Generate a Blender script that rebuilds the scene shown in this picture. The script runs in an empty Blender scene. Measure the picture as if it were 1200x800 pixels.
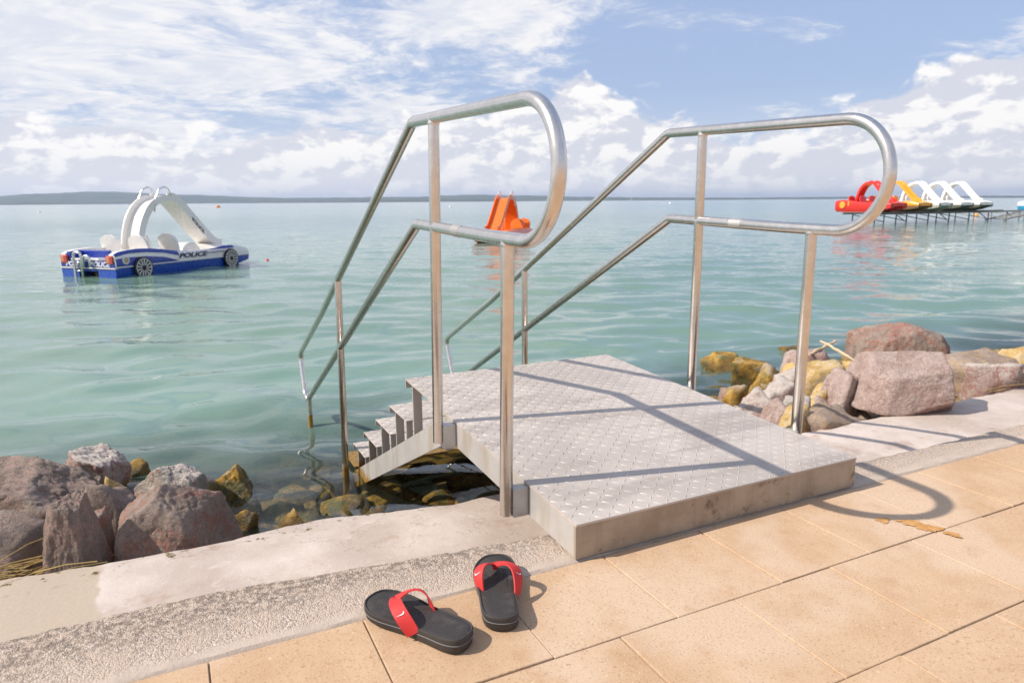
import bpy, bmesh, math, random
import numpy as np
from mathutils import Vector, Matrix
R_ = math.radians
random.seed(7); rng = np.random.default_rng(7)
scene = bpy.context.scene
col = scene.collection

# ------------------------------------------------------------------ camera, sky, sun, exposure
# World frame: X runs along the shore, Y out over the lake, Z up; origin at the platform's near left corner.
WATER = -0.65
cam_d = bpy.data.cameras.new('camera'); cam = bpy.data.objects.new('camera', cam_d); col.objects.link(cam)
yaw, pitch, roll = R_(26.0), R_(11.4), R_(0.4)
cam.matrix_world = (Matrix.Translation((-0.855, -1.391, 0.90)) @ Matrix.Rotation(-yaw, 4, 'Z')
                    @ Matrix.Rotation(math.pi/2 - pitch, 4, 'X') @ Matrix.Rotation(-roll, 4, 'Z'))
cam_d.sensor_width = 36.0; cam_d.lens = 36.0*815/1200
cam_d.clip_start = 0.05; cam_d.clip_end = 30000
cam_d.dof.use_dof = True; cam_d.dof.focus_distance = 2.1; cam_d.dof.aperture_fstop = 6.3
scene.camera = cam

SUN_DIR = Vector((-0.7298, 0.1685, 0.6626)).normalized()      # towards the sun
sun_d = bpy.data.lights.new('sun', 'SUN'); sun = bpy.data.objects.new('sun', sun_d); col.objects.link(sun)
sun_d.energy = 5.0; sun_d.angle = R_(0.53); sun_d.color = (1.0, 0.93, 0.83)
sun.rotation_euler = SUN_DIR.to_track_quat('Z', 'Y').to_euler()

class G:
    """small helper to write node graphs"""
    def __init__(s, nt): s.nt = nt; nt.nodes.clear()
    def n(s, t, **kw):
        nd = s.nt.nodes.new(t)
        for k, v in kw.items():
            if k.startswith('_'):
                setattr(nd, k[1:], v)
        for k, v in kw.items():
            if not k.startswith('_'):
                key = int(k[1:]) if k[0] == 'i' and k[1:].isdigit() else k.replace('__', ' ')
                s.set(nd.inputs[key], v)
        return nd
    def set(s, sock, v):
        if isinstance(v, bpy.types.NodeSocket): s.nt.links.new(v, sock)
        else:
            if isinstance(v, (tuple, list)) and len(v) == 3 and sock.type == 'RGBA': v = (*v, 1)
            sock.default_value = v
    def m(s, op, a, b=0.0, c=None, clamp=False):
        nd = s.n('ShaderNodeMath', _operation=op, _use_clamp=clamp, i0=a, i1=b)
        if c is not None: s.set(nd.inputs[2], c)
        return nd.outputs[0]
    def mr(s, v, a, b, c=0.0, d=1.0, smooth=True):
        return s.n('ShaderNodeMapRange', _interpolation_type='SMOOTHSTEP' if smooth else 'LINEAR',
                   i0=v, i1=a, i2=b, i3=c, i4=d).outputs[0]
    def mix(s, f, a, b, mode='MIX'):
        nd = s.n('ShaderNodeMix', _data_type='RGBA', _blend_type=mode)
        s.set(nd.inputs[0], f); s.set(nd.inputs[6], a); s.set(nd.inputs[7], b)
        return nd.outputs[2]
    def noise(s, vec, scale, detail=4.0, rough=0.55, dist=0.0):
        nd = s.n('ShaderNodeTexNoise', Scale=scale, Detail=detail, Roughness=rough, Distortion=dist)
        if vec is not None: s.set(nd.inputs['Vector'], vec)
        return nd.outputs[0]
    def vmap(s, vec, scale=(1,1,1), loc=(0,0,0), rot=(0,0,0)):
        return s.n('ShaderNodeMapping', Vector=vec, Location=loc, Rotation=rot, Scale=scale).outputs[0]
    def ramp(s, f, stops):
        nd = s.n('ShaderNodeValToRGB', Fac=f); cr = nd.color_ramp
        while len(cr.elements) < len(stops): cr.elements.new(0.5)
        for e, (p, c) in zip(cr.elements, stops):
            e.position = p; e.color = (*c, 1) if isinstance(c, (tuple, list)) else (c, c, c, 1)
        return nd.outputs[0]

world = bpy.data.worlds.new('World'); scene.world = world; world.use_nodes = True
def build_sky():
    g = G(world.node_tree)
    out = g.n('ShaderNodeOutputWorld'); bg = g.n('ShaderNodeBackground', Strength=0.1)
    sky = g.n('ShaderNodeTexSky', _sky_type='NISHITA', _sun_disc=False, _sun_elevation=math.asin(SUN_DIR.z),
              _sun_rotation=math.atan2(SUN_DIR.x, SUN_DIR.y), _altitude=100.0, _air_density=1.0,
              _dust_density=1.6, _ozone_density=2.0)
    tc = g.n('ShaderNodeTexCoord').outputs['Generated']
    d = g.vmap(tc, rot=(0, 0, yaw))
    sp = g.n('ShaderNodeSeparateXYZ', Vector=d)
    x, y, z = sp.outputs
    az = g.m('ARCTAN2', x, y)                                  # radians
    el = g.m('ARCSINE', z)
    azn = g.m('MULTIPLY_ADD', az, 1/R_(90.0), 0.5)              # -45..45 deg -> 0..1
    def A(deg): return (deg + 45)/90
    # ---- low cumulus banks along the horizon: their tops wander with azimuth
    top = g.ramp(azn, [(0.0, .55), (A(-36), .60), (A(-26), .50), (A(-14), .52), (A(-2), .66), (A(5), .80),
                       (A(11), .66), (A(17), .46), (A(23), .54), (A(29), .76), (A(36), .92), (1.0, .7)])
    topel = g.m('MULTIPLY', top, R_(13.5))
    pv = g.n('ShaderNodeCombineXYZ', X=az, Y=g.m('MULTIPLY', el, 1.75), Z=0.0).outputs[0]
    warp = g.n('ShaderNodeTexNoise', Scale=9.0, Detail=3.0); g.set(warp.inputs['Vector'], pv)
    pw = g.n('ShaderNodeVectorMath', _operation='MULTIPLY_ADD', i0=warp.outputs[1], i1=(.05, .05, 0), i2=pv).outputs[0]
    n1 = g.noise(pw, 11.0, 7.0, 0.56)
    n1s = g.noise(g.vmap(pw, loc=(0.012, -0.016, 0)), 11.0, 5.0, 0.56)
    cov = g.mr(el, g.m('SUBTRACT', topel, R_(5.5)), g.m('ADD', topel, R_(1.5)), 1.0, 0.0)
    dens1 = g.m('ADD', n1, g.m('MULTIPLY_ADD', cov, 0.50, -0.28))
    a1 = g.mr(dens1, 0.42, 0.53)
    lit1 = g.mr(g.m('SUBTRACT', n1, n1s), -0.045, 0.055)
    # ---- high broken altocumulus, seen in perspective
    inv = g.m('DIVIDE', 1.0, g.m('ADD', g.m('MAXIMUM', z, 0.0), 0.13))
    pl = g.n('ShaderNodeCombineXYZ', X=g.m('MULTIPLY', x, inv), Y=g.m('MULTIPLY', y, inv), Z=3.1).outputs[0]
    plr = g.vmap(pl, rot=(0, 0, R_(28)), scale=(1.55, 1.80, 1.75))
    w2 = g.n('ShaderNodeTexNoise', Scale=0.9, Detail=3.0); g.set(w2.inputs['Vector'], plr)
    plw = g.n('ShaderNodeVectorMath', _operation='MULTIPLY_ADD', i0=w2.outputs[1], i1=(.9, .9, 0), i2=plr).outputs[0]
    n2 = g.noise(plw, 1.05, 9.0, 0.66)
    n2s = g.noise(g.vmap(plw, loc=(0.10, 0.05, 0)), 1.05, 5.0, 0.58)
    cov2 = g.ramp(azn, [(0.0, .58), (A(-36), .60), (A(-24), .57), (A(-12), .53), (A(-4), .58), (A(3), .56), (A(9), .44),
                        (A(16), .29), (A(26), .28), (A(32), .36), (A(38), .48), (1.0, .52)])
    n2b = g.noise(plw, 0.30, 2.0, 0.5)
    dens2 = g.m('ADD', g.m('ADD', n2, g.m('MULTIPLY_ADD', cov2, 0.85, -0.40)), g.m('MULTIPLY_ADD', n2b, 0.5, -0.25))
    fade2 = g.mr(el, R_(24), R_(70), 1.0, 0.30)
    a2 = g.m('MULTIPLY', g.mr(dens2, 0.45, 0.63), fade2)
    lit2 = g.mr(g.m('SUBTRACT', n2, n2s), -0.10, 0.11)
    # ---- colours (background strength 0.1)
    base = g.mix(0.62, sky.outputs[0], (4.4, 5.5, 8.2))
    hz = g.mr(el, R_(0), R_(9), 0.62, 0.0)
    base = g.mix(hz, base, (7.4, 7.8, 8.6))
    c2 = g.mix(lit2, (7.0, 7.2, 7.9), (9.0, 8.8, 8.7))
    c1 = g.mix(lit1, (6.5, 6.6, 7.3), (9.5, 9.25, 9.0))
    lowhz = g.mr(el, R_(0.0), R_(4.5), 0.55, 0.0)
    c1 = g.mix(lowhz, c1, (8.2, 8.1, 8.2))
    colr = g.mix(g.m('MULTIPLY', a2, 0.92), base, c2)
    colr = g.mix(g.m('MULTIPLY', a1, 0.96), colr, c1)
    g.set(bg.inputs[0], colr)
    g.nt.links.new(bg.outputs[0], out.inputs[0])
build_sky()
world.cycles.sampling_method = 'MANUAL'; world.cycles.sample_map_resolution = 512

vs = scene.view_settings
vs.view_transform = 'Standard'; vs.look = 'None'; vs.exposure = 0.18; vs.gamma = 1.0; vs.use_curve_mapping = False
scene.render.engine = 'CYCLES'
scene.cycles.use_denoising = True
scene.cycles.max_bounces = 8; scene.cycles.transparent_max_bounces = 12; scene.cycles.volume_bounces = 0
scene.cycles.sample_clamp_indirect = 6.0
scene.cycles.caustics_reflective = False; scene.cycles.caustics_refractive = False

# ------------------------------------------------------------------ helpers
class MB:
    """collects verts and faces for ONE mesh object"""
    def __init__(s): s.v = []; s.f = []
    def add(s, vs, fs):
        o = len(s.v); s.v += [tuple(p) for p in vs]; s.f += [tuple(i+o for i in f) for f in fs]; return s
    def box(s, lo, hi, c=0.0, mat=None):
        lo = Vector(lo); hi = Vector(hi)
        if c <= 0:
            v = [(x, y, z) for x in (lo.x, hi.x) for y in (lo.y, hi.y) for z in (lo.z, hi.z)]
            f = [(0,1,3,2), (4,6,7,5), (0,4,5,1), (2,3,7,6), (0,2,6,4), (1,5,7,3)]
        else:
            v = []; idx = {}
            for sx in (0, 1):
                for sy in (0, 1):
                    for sz in (0, 1):
                        p = [hi.x if sx else lo.x, hi.y if sy else lo.y, hi.z if sz else lo.z]
                        d = [-c if sx else c, -c if sy else c, -c if sz else c]
                        for ax in range(3):
                            q = list(p)
                            for k in range(3):
                                if k != ax: q[k] += d[k]
                            idx[sx, sy, sz, ax] = len(v); v.append(tuple(q))
            f = []
            for sx in (0, 1): f.append([idx[sx, a, b, 0] for a, b in ((0,0), (1,0), (1,1), (0,1))])
            for sy in (0, 1): f.append([idx[a, sy, b, 1] for a, b in ((0,0), (1,0), (1,1), (0,1))])
            for sz in (0, 1): f.append([idx[a, b, sz, 2] for a, b in ((0,0), (1,0), (1,1), (0,1))])
            for a in (0, 1):
                for b in (0, 1):
                    f.append([idx[0,a,b,1], idx[1,a,b,1], idx[1,a,b,2], idx[0,a,b,2]])
                    f.append([idx[a,0,b,0], idx[a,1,b,0], idx[a,1,b,2], idx[a,0,b,2]])
                    f.append([idx[a,b,0,0], idx[a,b,1,0], idx[a,b,1,1], idx[a,b,0,1]])
            for a in (0, 1):
                for b in (0, 1):
                    for e in (0, 1): f.append([idx[a,b,e,k] for k in range(3)])
        if mat is not None: v = [tuple(mat @ Vector(p)) for p in v]
        return s.add(v, f)
    def tube(s, path, r, n=14, closed=False, caps=True):
        P = [Vector(p) for p in path]; N = len(P)
        rr = r if isinstance(r, (list, tuple)) else [r]*N
        T = []
        for i in range(N):
            a = P[i-1] if (i > 0 or closed) else P[i]; b = P[(i+1) % N] if (i < N-1 or closed) else P[i]
            T.append((b-a).normalized())
        up = Vector((0,0,1)) if abs(T[0].z) < .9 else Vector((1,0,0))
        u = T[0].cross(up).normalized(); vs = []
        for i in range(N):
            u = (u - T[i]*u.dot(T[i])).normalized(); w = T[i].cross(u)
            for k in range(n):
                a = 2*math.pi*k/n; vs.append(P[i] + (u*math.cos(a) + w*math.sin(a))*rr[i])
        fs = []
        for i in range(N if closed else N-1):
            j = (i+1) % N
            for k in range(n): fs.append((i*n+k, i*n+(k+1) % n, j*n+(k+1) % n, j*n+k))
        if caps and not closed:
            fs.append(tuple(range(n-1, -1, -1))); fs.append(tuple((N-1)*n+k for k in range(n)))
        return s.add(vs, fs)
    def loft(s, rings, closed=True, caps=True):
        n = len(rings[0]); vs = [p for r in rings for p in r]; fs = []
        for i in range(len(rings)-1):
            for k in range(n if closed else n-1):
                k2 = (k+1) % n
                fs.append((i*n+k, i*n+k2, (i+1)*n+k2, (i+1)*n+k))
        if caps and closed:
            fs.append(tuple(range(n-1, -1, -1))); fs.append(tuple((len(rings)-1)*n+k for k in range(n)))
        return s.add(vs, fs)
    def prism(s, outline, z0, z1):
        return s.loft([[(x, y, z0) for x, y in outline], [(x, y, z1) for x, y in outline]])
    def lathe(s, prof, n=20, axis='z', org=(0,0,0)):
        rings = []
        for r, h in prof:
            ring = []
            for k in range(n):
                a = 2*math.pi*k/n; p = (r*math.cos(a), r*math.sin(a), h)
                if axis == 'y': p = (p[0], p[2], p[1])
                if axis == 'x': p = (p[2], p[0], p[1])
                ring.append((p[0]+org[0], p[1]+org[1], p[2]+org[2]))
            rings.append(ring)
        return s.loft(rings)
    def mesh(s, name):
        me = bpy.data.meshes.new(name); me.from_pydata(s.v, [], s.f); me.validate()
        bm = bmesh.new(); bm.from_mesh(me); bmesh.ops.recalc_face_normals(bm, faces=bm.faces); bm.to_mesh(me); bm.free()
        return me
    def build(s, name, mat, parent=None, smooth=None):
        return mkobj(name, s.mesh(name), mat, parent, smooth)
def mkobj(name, me, mat, parent=None, smooth=None):
    if mat is not None and not me.materials: me.materials.append(mat)
    if smooth is not None:
        me.polygons.foreach_set('use_smooth', [True]*len(me.polygons))
        if smooth < 180:
            try: me.set_sharp_from_angle(angle=R_(smooth))
            except Exception: pass
    o = bpy.data.objects.new(name, me); col.objects.link(o)
    if parent: o.parent = parent
    return o
def empty(name, loc=(0,0,0), rz=0.0):
    o = bpy.data.objects.new(name, None); o.location = loc; o.rotation_euler = (0, 0, rz); o.empty_display_size = .2
    col.objects.link(o); return o
def tag(o, label=None, cat=None, group=None, kind=None):
    if label: o['label'] = label
    if cat: o['category'] = cat
    if group: o['group'] = group
    if kind: o['kind'] = kind
    return o
def npmesh(name, V, Fq):
    me = bpy.data.meshes.new(name); V = np.asarray(V, np.float32); Fq = np.asarray(Fq, np.int32); k = Fq.shape[1]
    me.vertices.add(len(V)); me.vertices.foreach_set('co', V.ravel())
    me.loops.add(Fq.size); me.loops.foreach_set('vertex_index', Fq.ravel())
    me.polygons.add(len(Fq)); me.polygons.foreach_set('loop_start', np.arange(0, Fq.size, k, dtype=np.int32))
    me.update(); me.validate(); return me
def grid_faces(nx, ny):
    i = np.arange((nx-1)*(ny-1)); a = (i // (nx-1))*nx + i % (nx-1)
    return np.stack([a, a+1, a+nx+1, a+nx], 1)
def hash3(i, j, k, seed):
    n = (i.astype(np.int64)*374761393 + j.astype(np.int64)*668265263 + k.astype(np.int64)*2147483647 + seed*1274126177) & 0xffffffff
    n = ((n ^ (n >> 13))*1274126177) & 0xffffffff
    return ((n ^ (n >> 16)) & 0xffff)/65535.0
def vnoise(P, seed=0):
    P = np.asarray(P, float); I = np.floor(P).astype(np.int64); f = P-I; f = f*f*(3-2*f); r = 0
    for a in (0, 1):
        for b in (0, 1):
            for c in (0, 1):
                w = (f[:,0] if a else 1-f[:,0])*(f[:,1] if b else 1-f[:,1])*(f[:,2] if c else 1-f[:,2])
                r = r + w*hash3(I[:,0]+a, I[:,1]+b, I[:,2]+c, seed)
    return r*2-1
def fbm(P, oct=4, seed=0, gain=.5):
    P = np.asarray(P, float); s = 0; a = 1.0
    for o in range(oct): s = s + a*vnoise(P*2**o + 17.3*o, seed+o); a *= gain
    return s

def mat(name):
    m = bpy.data.materials.new(name); m.use_nodes = True
    g = G(m.node_tree); out = g.n('ShaderNodeOutputMaterial'); b = g.n('ShaderNodeBsdfPrincipled')
    g.nt.links.new(b.outputs[0], out.inputs[0]); g.b = b; g.out = out; g.mat = m
    g.obj = g.n('ShaderNodeTexCoord').outputs['Object']; g.pos = g.n('ShaderNodeNewGeometry').outputs['Position']
    return g
def P(g, **kw):
    for k, v in kw.items(): g.set(g.b.inputs[k.replace('__', ' ')], v)
    return g.mat
def bump(g, h, strength=.3, dist=.01):
    g.set(g.b.inputs['Normal'], g.n('ShaderNodeBump', Height=h, Strength=strength, Distance=dist).outputs[0])
def paint(name, c, rough=.4, var=.06, metal=0.0, coat=0.0):
    g = mat(name); n = g.noise(g.obj, 3.0, 5.0)
    dk = tuple(x*(1-2.2*var) for x in c); lt = tuple(min(1, x*(1+var)) for x in c)
    return P(g, Base__Color=g.mix(g.mr(n, .3, .7), dk, lt), Roughness=g.m('MULTIPLY_ADD', g.noise(g.obj, 14.0), .25, rough-.12), Metallic=metal, Coat__Weight=coat)

# ------------------------------------------------------------------ materials
def steel_mat():
    g = mat('brushed_stainless_steel')
    z = g.n('ShaderNodeSeparateXYZ', Vector=g.pos).outputs[2]
    n = g.noise(g.pos, 30.0, 6.0); n2 = g.noise(g.vmap(g.pos, (6, 6, 40)), 14.0, 3.0)
    c = g.mix(g.mr(n, .35, .7), (.66, .615, .57), (.72, .68, .64))
    spots = g.mr(g.noise(g.pos, 140.0, 2.0), .70, .78)
    c = g.mix(g.m('MULTIPLY', spots, .12), c, (.45, .33, .24))
    al = g.mr(g.m('ADD', z, g.m('MULTIPLY', g.noise(g.pos, 35.0), .09)), WATER+.14, WATER+.105)
    c = g.mix(al, c, g.mix(g.noise(g.pos, 60.0), (.10, .055, .012), (.42, .24, .03)))
    bump(g, n2, .012, .001)
    return P(g, Base__Color=c, Metallic=g.m('SUBTRACT', 1.0, al), Roughness=g.m('ADD', g.m('MULTIPLY_ADD', n, .10, .21), g.m('MULTIPLY', al, .3)))
M_STEEL = steel_mat()
def plate_mat(name, base, stainc, metal=.55):
    g = mat(name)
    z = g.n('ShaderNodeSeparateXYZ', Vector=g.pos).outputs[2]
    n = g.noise(g.pos, 2.6, 7.0, .62); n2 = g.noise(g.pos, 60.0, 4.0); n3 = g.noise(g.vmap(g.pos, (1, 5, 1)), 1.7, 5.0, .6)
    c = g.mix(g.mr(n, .38, .66), base, tuple(x*.80 for x in base))
    c = g.mix(g.m('MULTIPLY', g.mr(n3, .48, .64), .85), c, stainc)
    c = g.mix(g.m('MULTIPLY', g.mr(n2, .60, .75), .25), c, tuple(x*.6 for x in base))
    al = g.mr(g.m('ADD', z, g.m('MULTIPLY', g.noise(g.pos, 25.0), .10)), WATER+.15, WATER+.10)
    c = g.mix(al, c, g.mix(g.noise(g.pos, 60.0), (.08, .045, .012), (.40, .22, .03)))
    bump(g, n2, .12, .002)
    return P(g, Base__Color=c, Metallic=g.m('MULTIPLY', g.m('SUBTRACT', 1.0, al), metal), Roughness=g.m('MULTIPLY_ADD', n, .25, .36))
M_PLATE = plate_mat('weathered_tread_plate', (.53, .462, .41), (.37, .315, .275), .12)
M_LUG = plate_mat('worn_raised_tread', (.585, .52, .465), (.47, .41, .365), .28)
M_SLEEVE = paint('dull_sleeve_steel', (.55, .52, .49), .42, .08, .8)
M_FRAME = plate_mat('galvanised_frame_steel', (.56, .53, .50), (.44, .38, .31), .45)
def fascia_mat():
    g = mat('stained_front_fascia')
    n = g.noise(g.pos, 7.0, 7.0, .65); n2 = g.noise(g.pos, 22.0, 6.0, .7); v = g.noise(g.vmap(g.pos, (14, 14, 1.2)), 1.6, 4.0, .6)
    c = g.mix(g.mr(n, .35, .7), (.40, .325, .25), (.29, .225, .165))
    c = g.mix(g.m('MULTIPLY', g.mr(v, .5, .72), .5), c, (.27, .20, .14))
    c = g.mix(g.mr(n2, .62, .72), c, (.13, .085, .05))
    c = g.mix(g.m('MULTIPLY', g.mr(g.noise(g.vmap(g.pos, loc=(.35, 0, .2)), 4.5, 6.0, .7), .54, .62), .8), c, (.095, .065, .04))
    return P(g, Base__Color=c, Metallic=.25, Roughness=.55)
M_FASCIA = fascia_mat()
def tile_mat():
    g = mat('sand_coloured_paving')
    oi = g.n('ShaderNodeObjectInfo').outputs['Random']
    n = g.noise(g.pos, 4.0, 6.0, .6); f = g.noise(g.pos, 210.0, 3.0, .6); f2 = g.noise(g.pos, 70.0, 5.0, .7); big = g.noise(g.pos, 1.4, 4.0, .6)
    c = g.mix(g.mr(n, .32, .70), (.455, .292, .172), (.550, .380, .245))
    c = g.mix(g.m('MULTIPLY', g.mr(big, .50, .62), .75), c, (.585, .435, .315))
    c = g.mix(g.m('MULTIPLY', g.mr(g.noise(g.pos, 9.0, 7.0, .7), .54, .68), .45), c, (.42, .25, .135))
    c = g.mix(g.m('MULTIPLY', oi, .30), c, (.52, .365, .245))
    c = g.mix(g.m('MULTIPLY', g.mr(f, .56, .68), .60), c, (.27, .155, .085))
    c = g.mix(g.m('MULTIPLY', g.m('MULTIPLY', g.mr(f2, .54, .68), .75), g.mr(big, .62, .40)), c, (.36, .195, .09))
    c = g.mix(g.m('MULTIPLY', g.mr(g.noise(g.pos, 130.0, 2.0), .66, .74), .5), c, (.78, .62, .45))
    bump(g, g.m('ADD', f, g.m('MULTIPLY', f2, 1.3)), .35, .0022)
    return P(g, Base__Color=c, Roughness=.88, Specular__IOR__Level=.25)
M_TILE = tile_mat()
def joint_mat():
    g = mat('paving_joint_mortar'); n = g.noise(g.pos, 9.0, 6.0, .7); f = g.noise(g.pos, 130.0, 4.0)
    c = g.mix(g.mr(n, .34, .52), (.13, .085, .05), (.40, .31, .23))
    c = g.mix(g.m('MULTIPLY', g.mr(f, .5, .7), .6), c, (.24, .17, .11))
    bump(g, f, .5, .004); return P(g, Base__Color=c, Roughness=.95)
M_JOINT = joint_mat()
def concrete_mat():
    g = mat('smooth_ledge_concrete')
    n = g.noise(g.pos, 2.2, 7.0, .6); f = g.noise(g.pos, 60.0, 6.0, .65); sp = g.noise(g.pos, 230.0, 2.0)
    x = g.n('ShaderNodeSeparateXYZ', Vector=g.pos)
    c = g.mix(g.mr(n, .35, .68), (.43, .35, .30), (.585, .505, .45))
    r = g.noise(g.vmap(g.pos, loc=(3.1, 1.2, 0)), 5.5, 6.0, .7)
    c = g.mix(g.m('MULTIPLY', g.mr(r, .54, .70), .65), c, (.35, .235, .175))
    c = g.mix(g.m('MULTIPLY', g.mr(g.noise(g.pos, 13.0, 7.0, .7), .56, .68), .40), c, (.62, .57, .52))
    crk = g.mr(g.m('ABSOLUTE', g.m('SUBTRACT', g.noise(g.vmap(g.pos, loc=(1.7, .3, 0)), 2.1, 7.0, .62), .5)), .0035, .0)
    c = g.mix(g.m('MULTIPLY', crk, .55), c, (.20, .15, .12))
    c = g.mix(g.m('MULTIPLY', g.mr(sp, .62, .72), .35), c, (.27, .215, .18))
    # a newer cement patch at the left end, with its own ragged outline
    pe = g.m('ADD', x.outputs[0], g.m('MULTIPLY_ADD', g.noise(g.pos, 9.0, 5.0), .12, -.06))
    patch = g.mr(pe, -1.150, -1.172)
    c = g.mix(patch, c, g.mix(f, (.40, .315, .24), (.47, .385, .305)))
    mo = g.m('MULTIPLY', g.mr(x.outputs[1], 1.10, 1.16), g.mr(g.noise(g.pos, 16.0, 5.0, .7), .56, .64))
    c = g.mix(mo, c, (.11, .085, .03))
    bump(g, g.m('ADD', g.m('MULTIPLY', n, .9), g.m('MULTIPLY', f, .55)), .35, .010)
    return P(g, Base__Color=c, Roughness=.85, Specular__IOR__Level=.3)
M_CONC = concrete_mat()
def aggregate_mat():
    g = mat('exposed_aggregate_concrete')
    v = g.n('ShaderNodeTexVoronoi', Vector=g.pos, Scale=330.0); v2 = g.n('ShaderNodeTexVoronoi', Vector=g.pos, Scale=120.0)
    n = g.noise(g.pos, 5.0, 6.0, .65); y = g.n('ShaderNodeSeparateXYZ', Vector=g.pos).outputs[1]
    c = g.ramp(g.n('ShaderNodeSeparateColor', Color=v.outputs['Color']).outputs[0],
               [(0, (.27, .20, .155)), (.35, (.42, .33, .265)), (.7, (.52, .42, .345)), (1, (.64, .545, .465))])
    pt = g.noise(g.pos, 14.0, 7.0, .7)
    c = g.mix(g.mr(pt, .40, .60), c, (.49, .385, .305))
    c = g.mix(g.m('MULTIPLY', g.mr(v2.outputs['Distance'], .22, .12), .5), c, (.60, .54, .48))
    # lichen-dark weathering on the lake side, a smooth mortar smear against the paving
    lake = g.mr(g.m('ADD', y, g.m('MULTIPLY_ADD', n, .16, -.08)), .06, .20)
    c = g.mix(g.m('MULTIPLY', g.m('MULTIPLY', lake, g.mr(g.noise(g.pos, 48.0, 7.0, .78), .44, .56)), .75), c, (.14, .11, .09))
    c = g.mix(g.m('MULTIPLY', g.mr(g.noise(g.pos, 33.0, 3.0), .70, .76), .6), c, (.45, .27, .13))
    edge = g.m('MULTIPLY', g.mr(g.m('ADD', y, g.m('MULTIPLY_ADD', g.noise(g.pos, 7.0, 6.0, .65), .12, -.06)), .050, .022), .8)
    c = g.mix(edge, c, g.mix(pt, (.42, .335, .27), (.54, .445, .37)))
    rough = g.m('SUBTRACT', 1.0, edge)
    hh = g.m('ADD', g.m('MULTIPLY', g.m('ADD', v.outputs['Distance'], v2.outputs['Distance']), -1.0), g.m('MULTIPLY', pt, 1.2))
    bump(g, g.m('MULTIPLY', hh, rough), .7, .0035)
    return P(g, Base__Color=c, Roughness=.92, Specular__IOR__Level=.25)
M_AGG = aggregate_mat()
def rock_mat(name, c1, c2, c3, algae=.12, red=0.0, white=0.0):
    """c1/c2 body, c3 veins; algae grows in a band above the waterline"""
    g = mat(name)
    z = g.n('ShaderNodeSeparateXYZ', Vector=g.pos).outputs[2]
    n = g.noise(g.pos, 7.0, 8.0, .65); f = g.noise(g.pos, 55.0, 7.0, .72, .6); b = g.noise(g.pos, 2.6, 5.0, .6)
    c = g.mix(g.mr(n, .33, .67), c1, c2)
    c = g.mix(g.m('MULTIPLY', g.mr(f, .55, .70), .55), c, tuple(x*.42 for x in c1))
    c = g.mix(g.m('MULTIPLY', g.mr(f, .46, .34), .40), c, tuple(min(1, x*1.45) for x in c2))
    vein = g.mr(g.m('ABSOLUTE', g.m('SUBTRACT', g.noise(g.vmap(g.pos, rot=(.4, .3, .5)), 4.2, 6.0, .65), .5)), .035, .0)
    c = g.mix(g.m('MULTIPLY', vein, .75), c, c3)
    if red: c = g.mix(g.m('MULTIPLY', g.mr(b, .52, .64), red), c, (.42, .12, .085))
    if white:
        nz = g.n('ShaderNodeSeparateXYZ', Vector=g.n('ShaderNodeNewGeometry').outputs['Normal']).outputs[2]
        c = g.mix(g.m('MULTIPLY', g.mr(g.m('ADD', nz, g.m('MULTIPLY_ADD', n, .9, -.45)), .45, .8), white), c, (.68, .60, .53))
    wl = g.m('ADD', z, g.m('MULTIPLY_ADD', n, -.16, .08))
    al = g.mr(wl, WATER+algae, WATER+algae-.06)
    ac = g.mix(g.mr(g.noise(g.pos, 14.0, 6.0, .7), .35, .65), (.20, .115, .025), (.58, .335, .06))
    ac = g.mix(g.m('MULTIPLY', g.mr(g.noise(g.pos, 9.0, 4.0), .52, .64), .8), ac, (.14, .15, .05))
    ac = g.mix(g.m('MULTIPLY', g.mr(g.noise(g.vmap(g.pos, loc=(5, 2, 1)), 11.0, 6.0, .7), .56, .66), .7), ac, (.55, .47, .33))
    c = g.mix(g.m('MULTIPLY', al, .93), c, ac)
    wet = g.m('MULTIPLY', g.mr(wl, WATER+.09, WATER+.03), g.mr(wl, WATER-.08, WATER-.02))
    c = g.mix(g.m('MULTIPLY', wet, .6), c, (.05, .035, .015))
    f3 = g.noise(g.pos, 150.0, 5.0, .7)
    bump(g, g.m('ADD', g.m('ADD', n, g.m('MULTIPLY', f, .75)), g.m('MULTIPLY', f3, .22)), .95, .034)
    return P(g, Base__Color=c, Roughness=g.m('MULTIPLY_ADD', wet, -.6, .9), Specular__IOR__Level=.3)
M_ROCK = {
 'grey':  rock_mat('grey_brown_stone', (.26, .195, .158), (.40, .315, .262), (.45, .30, .25)),
 'red':   rock_mat('grey_stone_red_veins', (.28, .205, .165), (.42, .325, .27), (.42, .18, .13), .12, .16),
 'white': rock_mat('pinkish_white_stone', (.40, .27, .235), (.56, .46, .41), (.36, .16, .13), .10, .30, .8),
 'pale':  rock_mat('pale_speckled_stone', (.40, .34, .29), (.58, .51, .45), (.40, .25, .2), .14, 0, .6),
 'pink':  rock_mat('dusty_pink_stone', (.40, .275, .235), (.56, .43, .38), (.60, .48, .43), .10, .22),
 'ochre': rock_mat('ochre_yellow_stone', (.56, .345, .12), (.74, .54, .25), (.66, .56, .42), .12),
 'algae': rock_mat('algae_coated_stone', (.34, .245, .13), (.50, .38, .22), (.54, .33, .08), .30, 0, .35),
 'tan':   rock_mat('tan_flat_stone', (.36, .255, .20), (.50, .39, .31), (.55, .38, .2), .12),
}

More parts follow.
